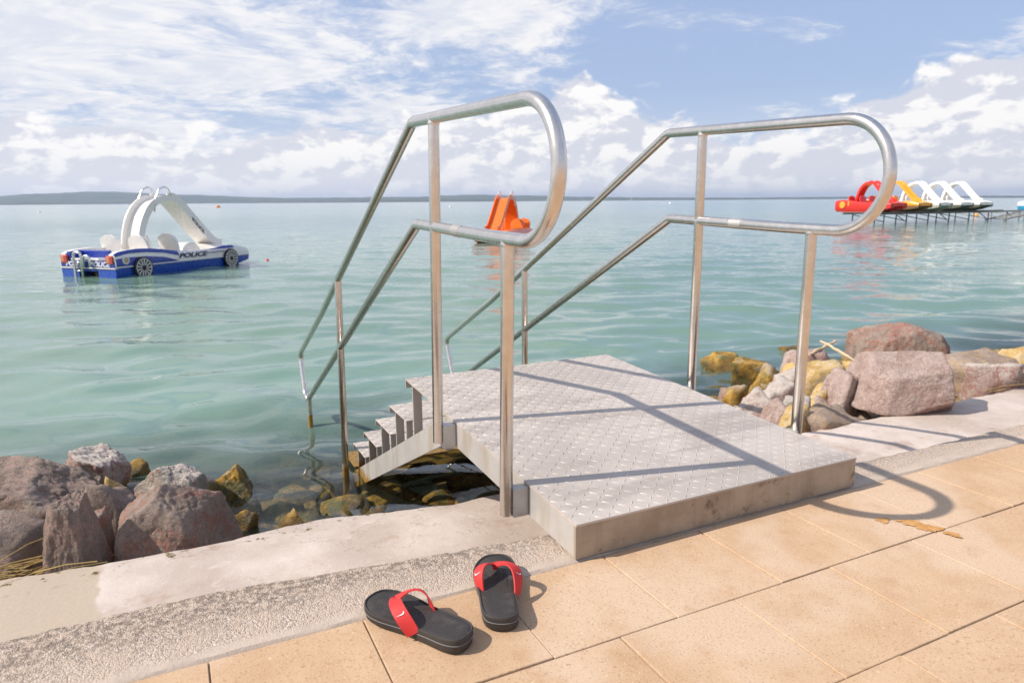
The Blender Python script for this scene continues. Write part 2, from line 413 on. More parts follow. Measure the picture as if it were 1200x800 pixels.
# ------------------------------------------------------------------ the setting: terrain, ledge, paving, water, hills
def sheet(name, prof, xs, m, zfun=None):
    V = []
    for y, z in prof:
        for x in xs: V.append((x, y, z + (zfun(x, y) if zfun else 0)))
    me = npmesh(name, V, grid_faces(len(xs), len(prof)))
    return mkobj(name, me, m, None, 180)
def bed_mat():
    g = mat('lake_bed_ground'); n = g.noise(g.pos, 5.0, 7.0, .65); f = g.noise(g.pos, 22.0, 6.0, .7)
    c = g.mix(g.mr(n, .35, .68), (.16, .105, .05), (.36, .25, .13)); c = g.mix(g.mr(f, .50, .66), c, (.46, .29, .09))
    bump(g, f, .6, .03); return P(g, Base__Color=c, Roughness=.9)
xs = np.unique(np.concatenate([np.linspace(-9000, -12, 10), np.linspace(-12, 14, 90), np.linspace(14, 9000, 10)]))
prof = [(-9000, -.09), (-40, -.09), (.02, -.09), (.06, -.30), (.12, -.62), (.5, -.66), (1.0, -.68), (1.3, -.70), (1.7, -.74), (2.1, -.80),
        (2.6, -.90), (3.3, -1.04), (5, -1.35), (8, -1.75), (15, -2.2), (60, -3.0), (9000, -3.2)]
def tz(x, y):
    if y < 1.0 or y > 5: return 0.0
    r = float(np.clip((x-1.5)/.9, 0, 1)) * float(np.clip((4.2-y)/1.6, 0, 1))
    l = float(np.clip((-.75-x)/.5, 0, 1)) * float(np.clip((2.6-y)/1.0, 0, 1))
    return (.26*r + .20*l) * float(np.clip((y-1.0)/.25, 0, 1))
terrain = tag(sheet('terrain', prof, xs, bed_mat(), tz), kind='structure')

def ledge():
    xs = np.concatenate([np.linspace(-30, -2.6, 12), np.arange(-2.5, 6.0, .025), np.linspace(6.1, 40, 20)])
    n = len(xs); nz = lambda f, s, o: fbm(np.stack([xs*f, xs*0+s, xs*0], 1), o, 3)
    # aggregate kerb strip at paving level; the smooth ledge lies a step lower towards the lake
    vb = np.interp(xs, [-30, -1.25, -.84, .016, 1.2, 2.2, 40], [.273, .273, .276, .165, .15, .135, .13]) + .005*nz(9, 1.5, 4) + .003*nz(40, 6.5, 3)
    ed = np.interp(xs, [-30, -1.5, -.9, -.4, .1, 1.5, 40], [1.30, 1.29, 1.25, 1.26, 1.16, 1.155, 1.17]) + .012*nz(2.3, 4.2, 4) + .008*nz(14, 7.7, 3)
    def strip(cols):
        V = np.concatenate([np.stack([xs, c, z], 1) for c, z in cols]); m_ = len(cols); F = grid_faces(n, m_)
        return V, F
    o0 = xs*0
    V, F = strip([(o0+.003, o0-.20), (o0+.003+.002*nz(20, 3, 3), o0-.006), (o0+.010+.003*nz(20, 3, 3), .0005*nz(11, 2, 3)),
                  (o0+.05, .0012*nz(9, 5, 3)), (vb*.6, .0015*nz(7, 7, 3)), (vb-.02, -.001+.0015*nz(14, 8, 3)), (vb-.006, -.004+.002*nz(25, 4, 3)), (vb, -.012+.004*nz(30, 2, 3)),
                  (vb+.004*nz(12, 6, 3), o0-.16), (vb+.003, o0-.40)])
    a = mkobj('aggregate_kerb', npmesh('aggregate_kerb', V, F), M_AGG, None, 40); tag(a, kind='structure')
    V, F = strip([(o0+.05, o0-.292), (o0+.35, -.296+.003*nz(2, 1, 3)), (o0+.65, -.304+.004*nz(2, 2, 3)), (o0+.92, -.314+.004*nz(2.5, 3, 3)),
                  (ed-.10, -.322+.004*nz(3, 5, 3)), (ed-.03, -.330+.005*nz(8, 6, 3)), (ed-.008, -.342+.006*nz(10, 6, 3)), (ed, -.362+.008*nz(12, 8, 3)),
                  (ed+.008+.008*nz(10, 3, 3), o0-.45), (ed+.012*nz(7, 9, 3), o0-.9), (o0+.60, o0-.9)])
    b = mkobj('concrete_ledge', npmesh('concrete_ledge', V, F), M_CONC, None, 50); tag(b, kind='structure')
ledge()

def paving():
    base = MB(); base.add([(-60, -60, -.005), (60, -60, -.005), (60, .0025, -.005), (-60, .0025, -.005)], [(0, 1, 2, 3)])
    pv = base.build('pavement', M_JOINT); tag(pv, kind='structure')
    far = MB(); far.add([(-60, -60, -.001), (60, -60, -.001), (60, -2.82, -.001), (-60, -2.82, -.001)], [(0, 1, 2, 3)])
    f = far.build('paving_beyond', M_TILE, pv)
    px, py = .3135, .303
    me = MB().box((-px/2+.0018, -py/2+.0018, -.03), (px/2-.0018, py/2-.0018, 0), .0013).mesh('tile'); me.materials.append(M_TILE)
    k = 0
    for r in range(9):
        off = .078 if r % 2 == 0 else .078-.157
        for i in range(-14 if r < 5 else -6, 17 if r < 5 else 8):
            o = bpy.data.objects.new('tile', me); col.objects.link(o); o.parent = pv
            o.location = (off + (i+.5)*px + random.uniform(-.0012, .0012), -(r+.5)*py - .004 + random.uniform(-.001, .001), random.uniform(-.0016, .0010)-.0005)
            o.rotation_euler = (random.uniform(-.0025, .0025), random.uniform(-.0025, .0025), random.uniform(-.004, .004)); k += 1
    return pv
pavement = paving()

def water_mat():
    g = mat('lake_water_surface'); g.nt.nodes.remove(g.b)
    y = g.n('ShaderNodeSeparateXYZ', Vector=g.pos).outputs[1]
    dist = g.n('ShaderNodeVectorMath', _operation='LENGTH', i0=g.pos).outputs['Value']
    rotp = g.vmap(g.pos, rot=(0, 0, R_(26)))
    s1 = g.noise(g.vmap(rotp, (.45, 1.25, 1)), 3.2, 3.0, .5, .4)
    s2 = g.noise(g.vmap(rotp, (.6, 1.2, 1)), 11.0, 3.0, .5, .5)
    s3 = g.noise(g.vmap(rotp, (.30, 1.0, 1)), .55, 4.0, .55, .3)
    w1 = g.mr(dist, 5.0, 18.0, .06, 1.0); w3 = g.mr(dist, 12.0, 60.0, .0, 3.2)
    h = g.m('ADD', g.m('ADD', g.m('MULTIPLY', s1, w1), g.m('MULTIPLY', s2, g.mr(dist, 4.0, 16.0, .03, .22))), g.m('MULTIPLY', s3, w3))
    nb = g.n('ShaderNodeBump', Height=h, Strength=.55, Distance=.055).outputs[0]
    fr = g.n('ShaderNodeFresnel', IOR=1.333, Normal=nb).outputs[0]
    gl = g.n('ShaderNodeBsdfGlossy', Color=(.95, .96, .97), Roughness=g.mr(dist, 8.0, 120.0, .012, .16), Normal=nb).outputs[0]
    # milky turquoise body; clear only over the shallow stones at the shore
    patch = g.noise(g.vmap(rotp, (.02, .10, 1)), 1.0, 3.0)
    tq = g.mix(g.mr(y, 3.0, 60.0), (.145, .238, .182), (.155, .285, .250)); tq = g.mix(g.m('MULTIPLY', g.mr(patch, .4, .65), .5), tq, (.180, .290, .245))
    df = g.n('ShaderNodeBsdfDiffuse', Color=tq).outputs[0]
    tr = g.n('ShaderNodeBsdfTransparent', Color=(.90, .92, .84)).outputs[0]
    turb = g.mr(g.m('ADD', y, g.m('MULTIPLY_ADD', g.noise(g.pos, 1.2, 4.0), 1.2, -.6)), 2.1, 4.8, .03, .95)
    body = g.n('ShaderNodeMixShader', i0=turb, i1=tr, i2=df).outputs[0]
    g.nt.links.new(g.n('ShaderNodeMixShader', i0=fr, i1=body, i2=gl).outputs[0], g.out.inputs[0])
    return g.mat
def water():
    def axis(segs):
        return np.array(segs)
    def grow(start, d0, rate, end):
        out = [start]; d = d0
        while abs(out[-1]) < end: out.append(out[-1] + d); d = d*(1+rate) if abs(d) < 4000 else d
        return out
    xp = grow(7.0, .06, .018, 9000); xn = grow(-4.0, -.06, .04, 9000)
    X = np.array(xn[::-1] + list(np.arange(-3.95, 7.0, .055)) + xp)
    Y = np.array(grow(.70, .030, .0135, 9000))
    GX, GY = np.meshgrid(X, Y); sx = np.gradient(X)[None, :]; sy = np.gradient(Y)[:, None]; sp = np.maximum(np.abs(sx), np.abs(sy))
    Z = np.zeros_like(GX); r = np.random.default_rng(11)
    for i in range(46):
        lam = .15*(2.2/.15)**((i+.5)/46); th = R_(64) + r.normal(0, .50); kx, ky = math.cos(th)*2*math.pi/lam, math.sin(th)*2*math.pi/lam
        s = .0310*(1.35 if .30 < lam < 1.0 else .90); amp = s*lam/(2*math.pi)
        att = np.clip(lam/(3.2*sp) - .6, 0, 1)
        gm = .75 + .5*np.sin(GX*.7*r.uniform(.3, 1)+r.uniform(0, 6))*np.sin(GY*.5*r.uniform(.3, 1)+r.uniform(0, 6))
        ph = GX*kx + GY*ky + r.uniform(0, 6.28) + .9*np.sin(GX*.9*r.uniform(.4, 1)+GY*.4+r.uniform(0, 6))
        Z += amp*att*gm*np.sin(ph)
    Z *= np.clip((GY-.45)/1.5, .35, 1)
    V = np.stack([GX.ravel(), GY.ravel(), (Z+WATER).ravel()], 1)
    o = mkobj('lake_water', npmesh('lake_water', V, grid_faces(len(X), len(Y))), water_mat(), None, 180)
    tag(o, kind='structure')
water()

def hills():
    g = mat('wooded_hill'); n = g.noise(g.pos, .012, 8.0, .6)
    m = P(g, Base__Color=g.mix(g.mr(n, .4, .62), (.035, .055, .028), (.085, .10, .05)), Roughness=1.0, Specular__IOR__Level=0.0)
    px = [-500, -200, 0, 60, 110, 180, 250, 330, 400, 480, 560, 610, 680, 760, 850, 1000, 1200, 1500, 1900]
    ht = [6, 7, 9, 11, 13.5, 12, 9, 7, 6.2, 6.6, 8.4, 8, 5.4, 3.8, 3, 2.8, 2.4, 4, 5]
    for name, D, k, seed in (('hills', 4200, 1.0, 1), ('hills', 3300, .45, 5)):
        N = 420; p = np.linspace(-500, 1900, N); th = math.pi/2 - yaw - np.arctan((p-600)/815.0)
        h = np.interp(p, px, ht)*D/815.0*k
        h = h*(1+.10*fbm(np.stack([p*.02, p*0, p*0], 1), 5, seed)) + 1.2*fbm(np.stack([p*.35, p*0+3, p*0], 1), 3, seed)
        if k < 1: h = h*np.clip(.55+fbm(np.stack([p*.006, p*0+9, p*0], 1), 3, 4), 0, 1.3)*np.clip((900-p)/300, 0, 1)
        V = []
        for t, s in ((0, 0), (40, .12), (160, .45), (330, .80), (520, 1.0), (800, .8), (1300, 0)):
            d = D + t + 25*fbm(np.stack([p*.05, p*0+t, p*0], 1), 3, 8)
            V.append(np.stack([d*np.cos(th), d*np.sin(th), WATER-1.5+np.maximum(h, 0)*s + (0 if s in (0, 1.0) else 1)*2.0*fbm(np.stack([p*.2, p*0+t, p*0], 1), 3, 6)], 1))
        o = mkobj(name, npmesh(name, np.concatenate(V), grid_faces(N, 7)), m, None, 180); tag(o, kind='structure')
hills()

def haze():
    m = bpy.data.materials.new('thin_lake_haze'); m.use_nodes = True; g = G(m.node_tree)
    out = g.n('ShaderNodeOutputMaterial')
    vol = g.n('ShaderNodeVolumePrincipled', Color=(.66, .78, 1.0), Density=1.6e-4, Anisotropy=.2)
    g.nt.links.new(vol.outputs[0], out.inputs[1])
    try: m.cycles.homogeneous_volume = True
    except Exception: pass
    o = MB().box((-9400, -9400, -4.3), (9400, 9400, 92)).build('haze', m); tag(o, 'thin blue haze lying over the lake', 'haze', kind='stuff')
haze()

# ------------------------------------------------------------------ bathing platform with stair and handrails
def slope_z(v): return .10 + .0412*v
def lugs(mb, x0, x1, y0, y1, zf, s=.0305, inset=.012):
    L, W, Hh = .0140, .0035, .0020
    nx = int((x1-x0-2*inset)/s); ny = int((y1-y0-2*inset)/s)
    for j in range(ny+1):
        for i in range(nx+1):
            cx = x0+inset+(x1-x0-2*inset)*i/max(nx, 1); cy = y0+inset+(y1-y0-2*inset)*j/max(ny, 1)
            a = R_(45) if (i+j) % 2 else R_(-45)
            a += random.gauss(0, .04); kq = random.uniform(.9, 1.04); Hh = .0022*random.uniform(.85, 1.08)
            ca, sa = math.cos(a)*kq, math.sin(a)*kq
            pts = [(-L, 0, 0), (-L*.35, -W, 0), (L*.35, -W, 0), (L, 0, 0), (L*.35, W, 0), (-L*.35, W, 0), (-L*.5, 0, Hh), (L*.5, 0, Hh)]
            v = [(cx+p*ca-q*sa, cy+p*sa+q*ca, zf(cy+p*sa+q*ca)+h-.0004) for p, q, h in pts]
            mb.add(v, [(0,1,6), (1,2,7,6), (2,3,7), (3,4,7), (4,5,6,7), (5,0,6)])
def arc(c, r, a0, a1, n):
    return [(c[0]+r*math.cos(a0+(a1-a0)*i/n), c[1]+r*math.sin(a0+(a1-a0)*i/n)) for i in range(n+1)]
def fillet(pts, rad, n=8):
    out = [pts[0]]
    for i in range(1, len(pts)-1):
        p, a, b = Vector(pts[i]), Vector(pts[i-1]), Vector(pts[i+1])
        d1, d2 = (a-p).normalized(), (b-p).normalized(); ang = d1.angle(d2); t = min(rad/math.tan(ang/2), (a-p).length*.45, (b-p).length*.45)
        q0, q1 = p+d1*t, p+d2*t
        for k in range(n+1):
            s = k/n; out.append(tuple(q0*(1-s)**2 + p*2*s*(1-s) + q1*s*s))
    out.append(pts[-1]); return out
def platform():
    W, L, LF = 1.030, 1.408, .93
    root = empty('bathing_platform', (0, 0, 0))
    tag(root, 'steel bathing platform with checker plate deck, looped handrails and stair into the lake', 'bathing platform')
    def slab(x0, x1, y0, y1, t, dz=0):                           # a piece that follows the deck's slope
        return [(x0,y0,slope_z(y0)-t+dz), (x1,y0,slope_z(y0)-t+dz), (x1,y1,slope_z(y1)-t+dz), (x0,y1,slope_z(y1)-t+dz),
                (x0,y0,slope_z(y0)+dz), (x1,y0,slope_z(y0)+dz), (x1,y1,slope_z(y1)+dz), (x0,y1,slope_z(y1)+dz)]
    BF = [(3,2,1,0), (4,5,6,7), (0,1,5,4), (1,2,6,5), (2,3,7,6), (3,0,4,7)]
    dk = MB().add(slab(0, W, 0, L, .006), BF)
    deck = dk.build('deck_plate', M_PLATE, root)
    lg = MB(); lugs(lg, 0, W, 0, L, slope_z); lg.build('tread_pattern', M_LUG, deck, 60)['kind'] = 'stuff'
    MB().add(slab(.0, W, L-.006, L, .034, -.0062), BF).build('deck_lip', M_FRAME, deck)
    # front fascia, side fascias and a joint plate
    MB().add([(.0,.002,.004), (W,.002,.004), (W,.012,.004), (.0,.012,.004), (.0,.002,slope_z(0)-.0065), (W,.002,slope_z(0)-.0065), (W,.012,slope_z(0)-.0065), (.0,.012,slope_z(0)-.0065)], BF).build('front_fascia', M_FASCIA, root)
    for x0 in (.001, W-.009):
        MB().add(slab(x0, x0+.008, .0125, LF, .088, -.0065), BF).build('side_fascia', M_FRAME, root)
    for y in (.33, .65, LF-.02):
        MB().add(slab(.012, W-.012, y, y+.05, .05, -.0065), BF).build('cross_member', M_FRAME, root)
    MB().box((.11, 1.05, -.075), (W-.11, 1.09, -.045), .003).build('cross_beam', M_FRAME, root)
    # handrails: one bent pipe each, four posts, two brackets
    r = .019
    prof = [(.845, .818), (.30, .795)]
    c = (.195, .970); rl = .172
    loop = arc((.19, .972), .172, R_(-92), R_(-268), 28)          # lower rail swings round to the top rail
    low = fillet([(3.52, -.46), (1.03, .823), (.40, .804), loop[0]], .06)
    top = fillet([loop[-1], (1.06, 1.176), (2.9, .235), (3.80, -.19), (3.66, -.47), (3.52, -.47)], .07)
    path = low[:-1] + loop + top[1:]
    ends = {0.285: (0.0, .80), .845: (.02, None)}
    for side in (0, 1):
        def X(z):
            return (-.060 + .014*z) if side == 0 else (W + .052)
        rail = MB().tube([(X(z), v, z) for v, z in path], r, 18).build('handrail', M_STEEL, root, 180)
        rail['label'] = 'left handrail pipe bent into a loop' if side == 0 else 'right handrail pipe bent into a loop'
        for v, z0, z1 in ((.285, .020, .806), (.845, .060, 1.168), (2.40, -1.02, .49), (3.50, -1.10, -.455)):
            p = MB().tube([(X(z0), v, z0), (X(z0+.002), v, z0+.002), (X(z1), v, z1)], [r*.9, r*.985, r*.985] if v < 3 else [r*.85]*3, 18)
            p.build('post', M_STEEL, rail, 60)
        for v, z in ((.285, .787), (.845, .816), (.845, 1.150)):
            MB().tube([(X(z), v, z-.006), (X(z), v, z), (X(z), v, z+.006)], [r*.99, r*1.07, r*.99], 16).build('weld_bead', M_STEEL, rail, 60)
        # sleeve joint on the lower rail
        MB().tube([(X(.81), .66, .8117), (X(.81), .60, .8098)], r*1.03, 18).build('sleeve_joint', M_SLEEVE, rail, 60)
        for v in (.285, .845):
            x0, x1 = (X(.08)+.012, .001) if side == 0 else (W-.001, X(.08)-.012)
            z0 = slope_z(v)-.096
            MB().box((x0, v-.022, z0), (x1, v+.022, z0+.086), .002).build('bracket', M_FRAME, rail)
    # stair: stringers, treads on flat-bar uprights
    steps = [(1.681, -.034), (1.945, -.176), (2.215, -.326), (2.479, -.472), (2.745, -.62), (3.01, -.77), (3.27, -.92)]
    sx = (.004, W-.014)
    for x in sx:
        def st(v): return .046 - .495*(v-1.09)
        v0, v1 = .94, 3.45
        MB().add([(x, v0, st(v0)-.105), (x+.010, v0, st(v0)-.105), (x+.010, v1, st(v1)-.105), (x, v1, st(v1)-.105),
                  (x, v0, st(v0)), (x+.010, v0, st(v0)), (x+.010, v1, st(v1)), (x, v1, st(v1))], BF).build('stringer', M_FRAME, root)
        for v, z in [(L-.045, slope_z(L)-.0065)] + [(a-.045, b-.0055) for a, b in steps[:5]]:
            zb = st(v)-.02
            MB().box((x+.0105 if x < .5 else x-.0405, v-.006, zb), (x+.0505 if x < .5 else x-.0005, v+.002, z), .001).build('upright', M_FRAME, root)
            if z < .1: MB().box((x+.0105 if x < .5 else x-.0305, v-.17, st(v-.17)-.02), (x+.0405 if x < .5 else x-.0005, v-.162, z), .001).build('upright', M_FRAME, root)
    for v, z in steps:
        t = MB().box((.0, v-.262, z-.005), (W, v, z), .001).build('tread', M_PLATE, root)
        MB().box((.0, v-.005, z-.034), (W, v-.0005, z-.0052), .0).build('nosing', M_FRAME, t)
        lg = MB(); lugs(lg, 0, W, v-.262, v, lambda y, z=z: z); lg.build('tread_pattern', M_LUG, t, 60)['kind'] = 'stuff'
platform()

# ------------------------------------------------------------------ rocks
def rock_mesh(name, seed, dims, planes=16, sub=4, boxy=0.0, rough=.05, hull=None):
    bm = bmesh.new(); bmesh.ops.create_icosphere(bm, subdivisions=sub, radius=1.0)
    D = np.array([v.co[:] for v in bm.verts]); r_ = np.random.default_rng(seed)
    Nn = r_.normal(size=(planes, 3)); Nn /= np.linalg.norm(Nn, axis=1)[:, None]
    off = r_.uniform(.62, 1.0, planes)
    box = np.array([(1,0,0), (-1,0,0), (0,1,0), (0,-1,0), (0,0,1), (0,0,-1)], float) + r_.normal(0, .16 if boxy else .35, (6, 3))
    box /= np.linalg.norm(box, axis=1)[:, None]
    Nn = np.concatenate([Nn, box]); off = np.concatenate([off if not boxy else off+.25, r_.uniform(.74, .88, 6)])
    if hull:
        Nn = np.array([h_[:3] for h_ in hull], float); Nn /= np.linalg.norm(Nn, axis=1)[:, None]; off = np.array([h_[3] for h_ in hull])
    dots = D @ Nn.T; q = np.where(dots > .05, off[None]/np.maximum(dots, .05), 9.0)
    k = 60.0; rad = -np.log(np.exp(-k*np.minimum(q, 3)).sum(1))/k            # softened convex hull
    V = D*rad[:, None]
    o = seed*3.7
    V *= (1 + rough*1.5*fbm(V*1.7+o, 3, seed) + rough*.75*fbm(V*4.5+o, 3, seed+9, .6) + rough*.42*np.abs(fbm(V*9+o, 4, seed+21, .62)))[:, None]
    ridged = np.abs(fbm(V*2.6+o+5, 3, seed+3)); V *= (1 - rough*.9*np.exp(-(ridged/.06)**2))[:, None]   # cracks
    lo, hi = V.min(0), V.max(0); V = (V-(lo+hi)/2)/(hi-lo)*np.array(dims)[None]
    for v, c in zip(bm.verts, V): v.co = c
    me = bpy.data.meshes.new(name); bm.to_mesh(me); bm.free(); return me
def rock(c, w, h, m, label, seed, d=None, tall=1.5, rz=0, tilt=(0, 0), boxy=0.0, sub=4, planes=13, name='rock', rough=.05, group=None, hull=None):
    Hh = h*tall; d = d or w*.9
    me = rock_mesh(name, seed, (w, d, Hh), planes, sub, boxy, rough, hull)
    o = mkobj(name, me, M_ROCK[m], None, 180)
    o.location = (c[0], c[1], c[2]-Hh/2); o.rotation_euler = (tilt[0], tilt[1], R_(rz))
    tag(o, label, 'rock', group); return o
ROCKS = [
 # (x, y, top z), width, visible height, material, label, kwargs
 ((-1.490, 2.100, -0.195), 0.61, 0.31, 'grey', 'large dark grey boulder lying at the left edge behind the upright stone', dict(seed=11, d=0.46, tall=1.6, rz=-24, planes=9, sub=6)),
 ((-1.329, 2.750, -0.360), 0.40, 0.19, 'white', 'white topped pinkish boulder at the water behind the large dark boulder', dict(seed=23, d=0.32, tall=1.9, rz=-45, sub=6)),
 ((-1.275, 1.420, -0.125), 0.245, 0.31, 'grey', 'upright pointed grey stone leaning on the ledge at left', dict(hull=[(1, -.1, .34, .72), (-1, -.1, .24, .74), (.1, -1, .35, .72), (0, 1, .3, .7), (.1, -.2, 1, .92), (0, 0, -1, .8), (.6, -.6, .6, .85), (-.6, -.6, .5, .86), (-.5, .3, .9, .9)], seed=38, rough=.035, d=0.24, tall=1.7, rz=-20, planes=10, sub=6)),
 ((-0.975, 1.520, -0.175), 0.54, 0.31, 'red', 'big grey boulder with red veins resting against the concrete ledge', dict(hull=[(.40, -.2, 1, .74), (-.45, -.15, 1, .74), (.1, -1, .45, .60), (-.9, -.4, .2, .84), (.95, -.3, .35, .84), (0, 1, .2, .8), (0, 0, -1, .7), (.5, -.8, .1, .74), (-.3, -.9, -.1, .74), (0, .5, 1, .8)], rough=.035, seed=44, d=0.42, tall=1.6, rz=-22, boxy=1, planes=11, sub=6)),
 ((-1.160, 1.950, -0.270), 0.27, 0.18, 'grey', 'small grey stone between the dark boulder and the red veined one', dict(seed=52, tall=2.4, rz=10)),
 ((-0.931, 2.400, -0.385), 0.38, 0.20, 'pale', 'pale speckled stone behind the red veined boulder', dict(seed=61, d=0.35, tall=2.2, rz=-30, sub=6)),
 ((-0.688, 2.500, -0.495), 0.43, 0.29, 'algae', 'dark wet boulder with yellow algae at the left waterline', dict(seed=73, d=0.37, tall=1.7, rz=-30, sub=6)),
 ((-1.540, 1.620, -0.235), 0.30, 0.22, 'grey', 'grey boulder cut off by the left edge of the picture above the straw', dict(seed=85, d=0.28, tall=2.2, rz=-20, planes=8)),
 ((-1.173, 2.200, -0.340), 0.12, 0.07, 'ochre', 'small yellow stone wedged behind the small grey stone at left', dict(seed=91, tall=4.0)),
 ((-1.143, 3.000, -0.560), 0.15, 0.09, 'algae', 'small algae covered stone in the water beside the white topped boulder', dict(seed=95, tall=2.6)),
 ((-0.665, 2.050, -0.575), 0.17, 0.11, 'algae', 'small yellow stone in the water at the foot of the dark wet boulder', dict(seed=97, tall=2.2)),
 ((-0.446, 1.900, -0.560), 0.19, 0.11, 'ochre', 'bright ochre stone in the shallow water beside the concrete ledge', dict(seed=101, d=0.14, tall=2.4, rz=-20, planes=8)),
 ((-1.222, 1.650, -0.285), 0.16, 0.16, 'red', 'reddish stone wedged between the upright stone and red veined boulder', dict(seed=103, tall=2.4)),
 # right-hand heap
 ((3.02, 1.215, 0.012), 0.63, 0.355, 'pink', 'biggest pink block shaped boulder sitting on the concrete ledge at right', dict(seed=204, d=.46, tall=.98, rz=-30, sub=6, rough=.022, hull=[(-.22, -.50, 1.0, .62), (.05, .45, 1.0, .80), (-.06, -1.0, .10, .66), (.96, -.30, .16, .80), (-1.0, -.10, .30, .84), (-.75, -.75, .2, .86), (0, 1.0, .1, .8), (0, 0, -1.0, .62), (.25, -.7, -.75, .80), (.8, .5, .3, .95)])),
 ((5.06, 2.62, -0.205), 0.95, 0.44, 'red', 'large reddish brown boulder behind the biggest pink block', dict(seed=117, d=.62, tall=1.5, rz=-28, sub=6, rough=.035, hull=[(-.35, -.2, 1, .70), (.30, -.1, 1, .74), (-.8, -.5, .45, .84), (0, -1, .35, .66), (.9, -.3, .4, .86), (-1, 0, .1, .92), (1, 0, -.1, .95), (0, 1, .2, .8), (0, 0, -1, .7), (.3, .4, 1, .8)])),
 ((4.150, 1.350, -0.150), 0.62, 0.27, 'tan', 'low tan boulder at the right edge beyond the biggest pink block', dict(seed=120, d=0.45, tall=1.9, rz=-20, boxy=1)),
 ((3.980, 1.250, -0.155), 0.33, 0.24, 'white', 'pale pink angular stone at the far right of the ledge', dict(seed=127, d=0.26, tall=1.7, rz=-25, boxy=1, planes=6)),
 ((5.423, 1.845, -0.295), 0.34, 0.16, 'ochre', 'yellow stone at the far right edge near the water', dict(seed=131, tall=2.2)),
 ((3.720, 3.445, -0.500), 0.40, 0.28, 'algae', 'rounded yellow green algae stone farthest left of the right heap', dict(seed=137, d=0.36, tall=1.5, rz=-26, rough=.04)),
 ((3.474, 2.895, -0.375), 0.38, 0.27, 'algae', 'tilted orange brown algae slab next to the rounded algae stone', dict(seed=149, d=0.28, tall=1.6, rz=-20, tilt=(0, -.25), planes=7)),
 ((3.132, 2.345, -0.310), 0.34, 0.22, 'algae', 'olive and pale algae stone nearest the platform in the right heap', dict(seed=151, d=0.24, tall=2.2, rz=-30, tilt=(0, -.2), planes=8)),
 ((4.890, 3.675, -0.570), 0.34, 0.25, 'pale', 'white and yellow stone at the water between the two rail posts', dict(seed=157, tall=1.4)),
 ((3.583, 2.345, -0.250), 0.40, 0.29, 'pink', 'pinkish angular stone behind the front right rail post', dict(seed=163, d=0.30, tall=1.9, rz=-40, boxy=1, planes=7)),
 ((3.10, 1.84, -0.190), 0.36, 0.30, 'ochre', 'bright yellow broken stone left of the biggest pink block', dict(seed=167, d=0.23, tall=1.8, rz=-30, boxy=1, planes=7)),
 ((3.738, 2.155, -0.290), 0.30, 0.22, 'ochre', 'flat pale yellow stone under the driftwood', dict(seed=173, d=0.27, tall=2.2, rz=12, boxy=1, planes=8)),
 ((2.296, 1.700, -0.240), 0.33, 0.22, 'white', 'whitish pink stone beside the platform edge', dict(seed=179, d=0.24, tall=2.4, rz=-26, planes=7)),
 ((2.630, 1.810, -0.260), 0.38, 0.20, 'white', 'long pale stone with brown end behind the whitish pink one', dict(seed=181, d=0.26, tall=2.6, rz=8, boxy=1, planes=8)),
 ((2.219, 1.420, -0.225), 0.23, 0.18, 'pink', 'small mauve stone tight against the platform edge', dict(seed=191, tall=2.6)),
 ((2.420, 1.210, -0.237), 0.47, 0.13, 'tan', 'long flat tan stone lying along the ledge before the yellow one', dict(seed=193, d=0.21, tall=2.4, rz=6, boxy=1, planes=6)),
 ((2.738, 1.485, -0.290), 0.20, 0.12, 'pink', 'small pink stone on top of the flat tan one', dict(seed=197, tall=3.0)),
 ((2.800, 1.460, -0.130), 0.20, 0.32, 'pink', 'upright mauve slab leaning on the biggest pink block', dict(seed=199, d=0.24, tall=1.3, rz=-10, tilt=(0, .2), boxy=1, planes=7)),
 ((2.200, 1.280, -0.215), 0.17, 0.17, 'ochre', 'ochre stone at the foot of the front right rail post', dict(seed=211, tall=2.3, planes=7)),
 ((2.587, 2.170, -0.355), 0.19, 0.14, 'algae', 'small brown algae stone near the platform edge', dict(seed=223, tall=2.8)),
 ((2.86, 1.66, -0.265), 0.20, 0.19, 'ochre', 'small pale yellow stone between the bright yellow and the whitish stones', dict(seed=227, tall=2.0)),
 ((4.982, 1.985, -0.315), 0.26, 0.16, 'algae', 'small dark yellow stone behind the right end of the biggest pink block', dict(seed=229, tall=2.4)),
 ((2.987, 2.060, -0.315), 0.22, 0.17, 'algae', 'brown angular stone below the pinkish angular one', dict(seed=233, tall=2.4, planes=7)),
]
for c, w, h, m, lab, kw in ROCKS: rock(c, w, h, m, lab, **kw)
# boulders that stand outside the frame on both sides
for i, (x, y, zt, w, h, m) in enumerate([(-2.5, 1.55, -.13, .5, .33, 'grey'), (-3.1, 2.0, -.25, .5, .33, 'red'), (5.6, 1.45, -.1, .55, .35, 'grey'), (6.9, 1.6, -.1, .6, .4, 'pink')]):
    rock((x, y, zt), w, h, m, ('grey boulder on the left shore, first beyond the picture edge', 'red veined boulder on the left shore, second beyond the picture edge', 'grey boulder on the right shore, first beyond the picture edge', 'pink boulder on the right shore, second beyond the picture edge')[i], 300+i*7, tall=1.7, rz=20*i, group='boulders beyond the picture edge')

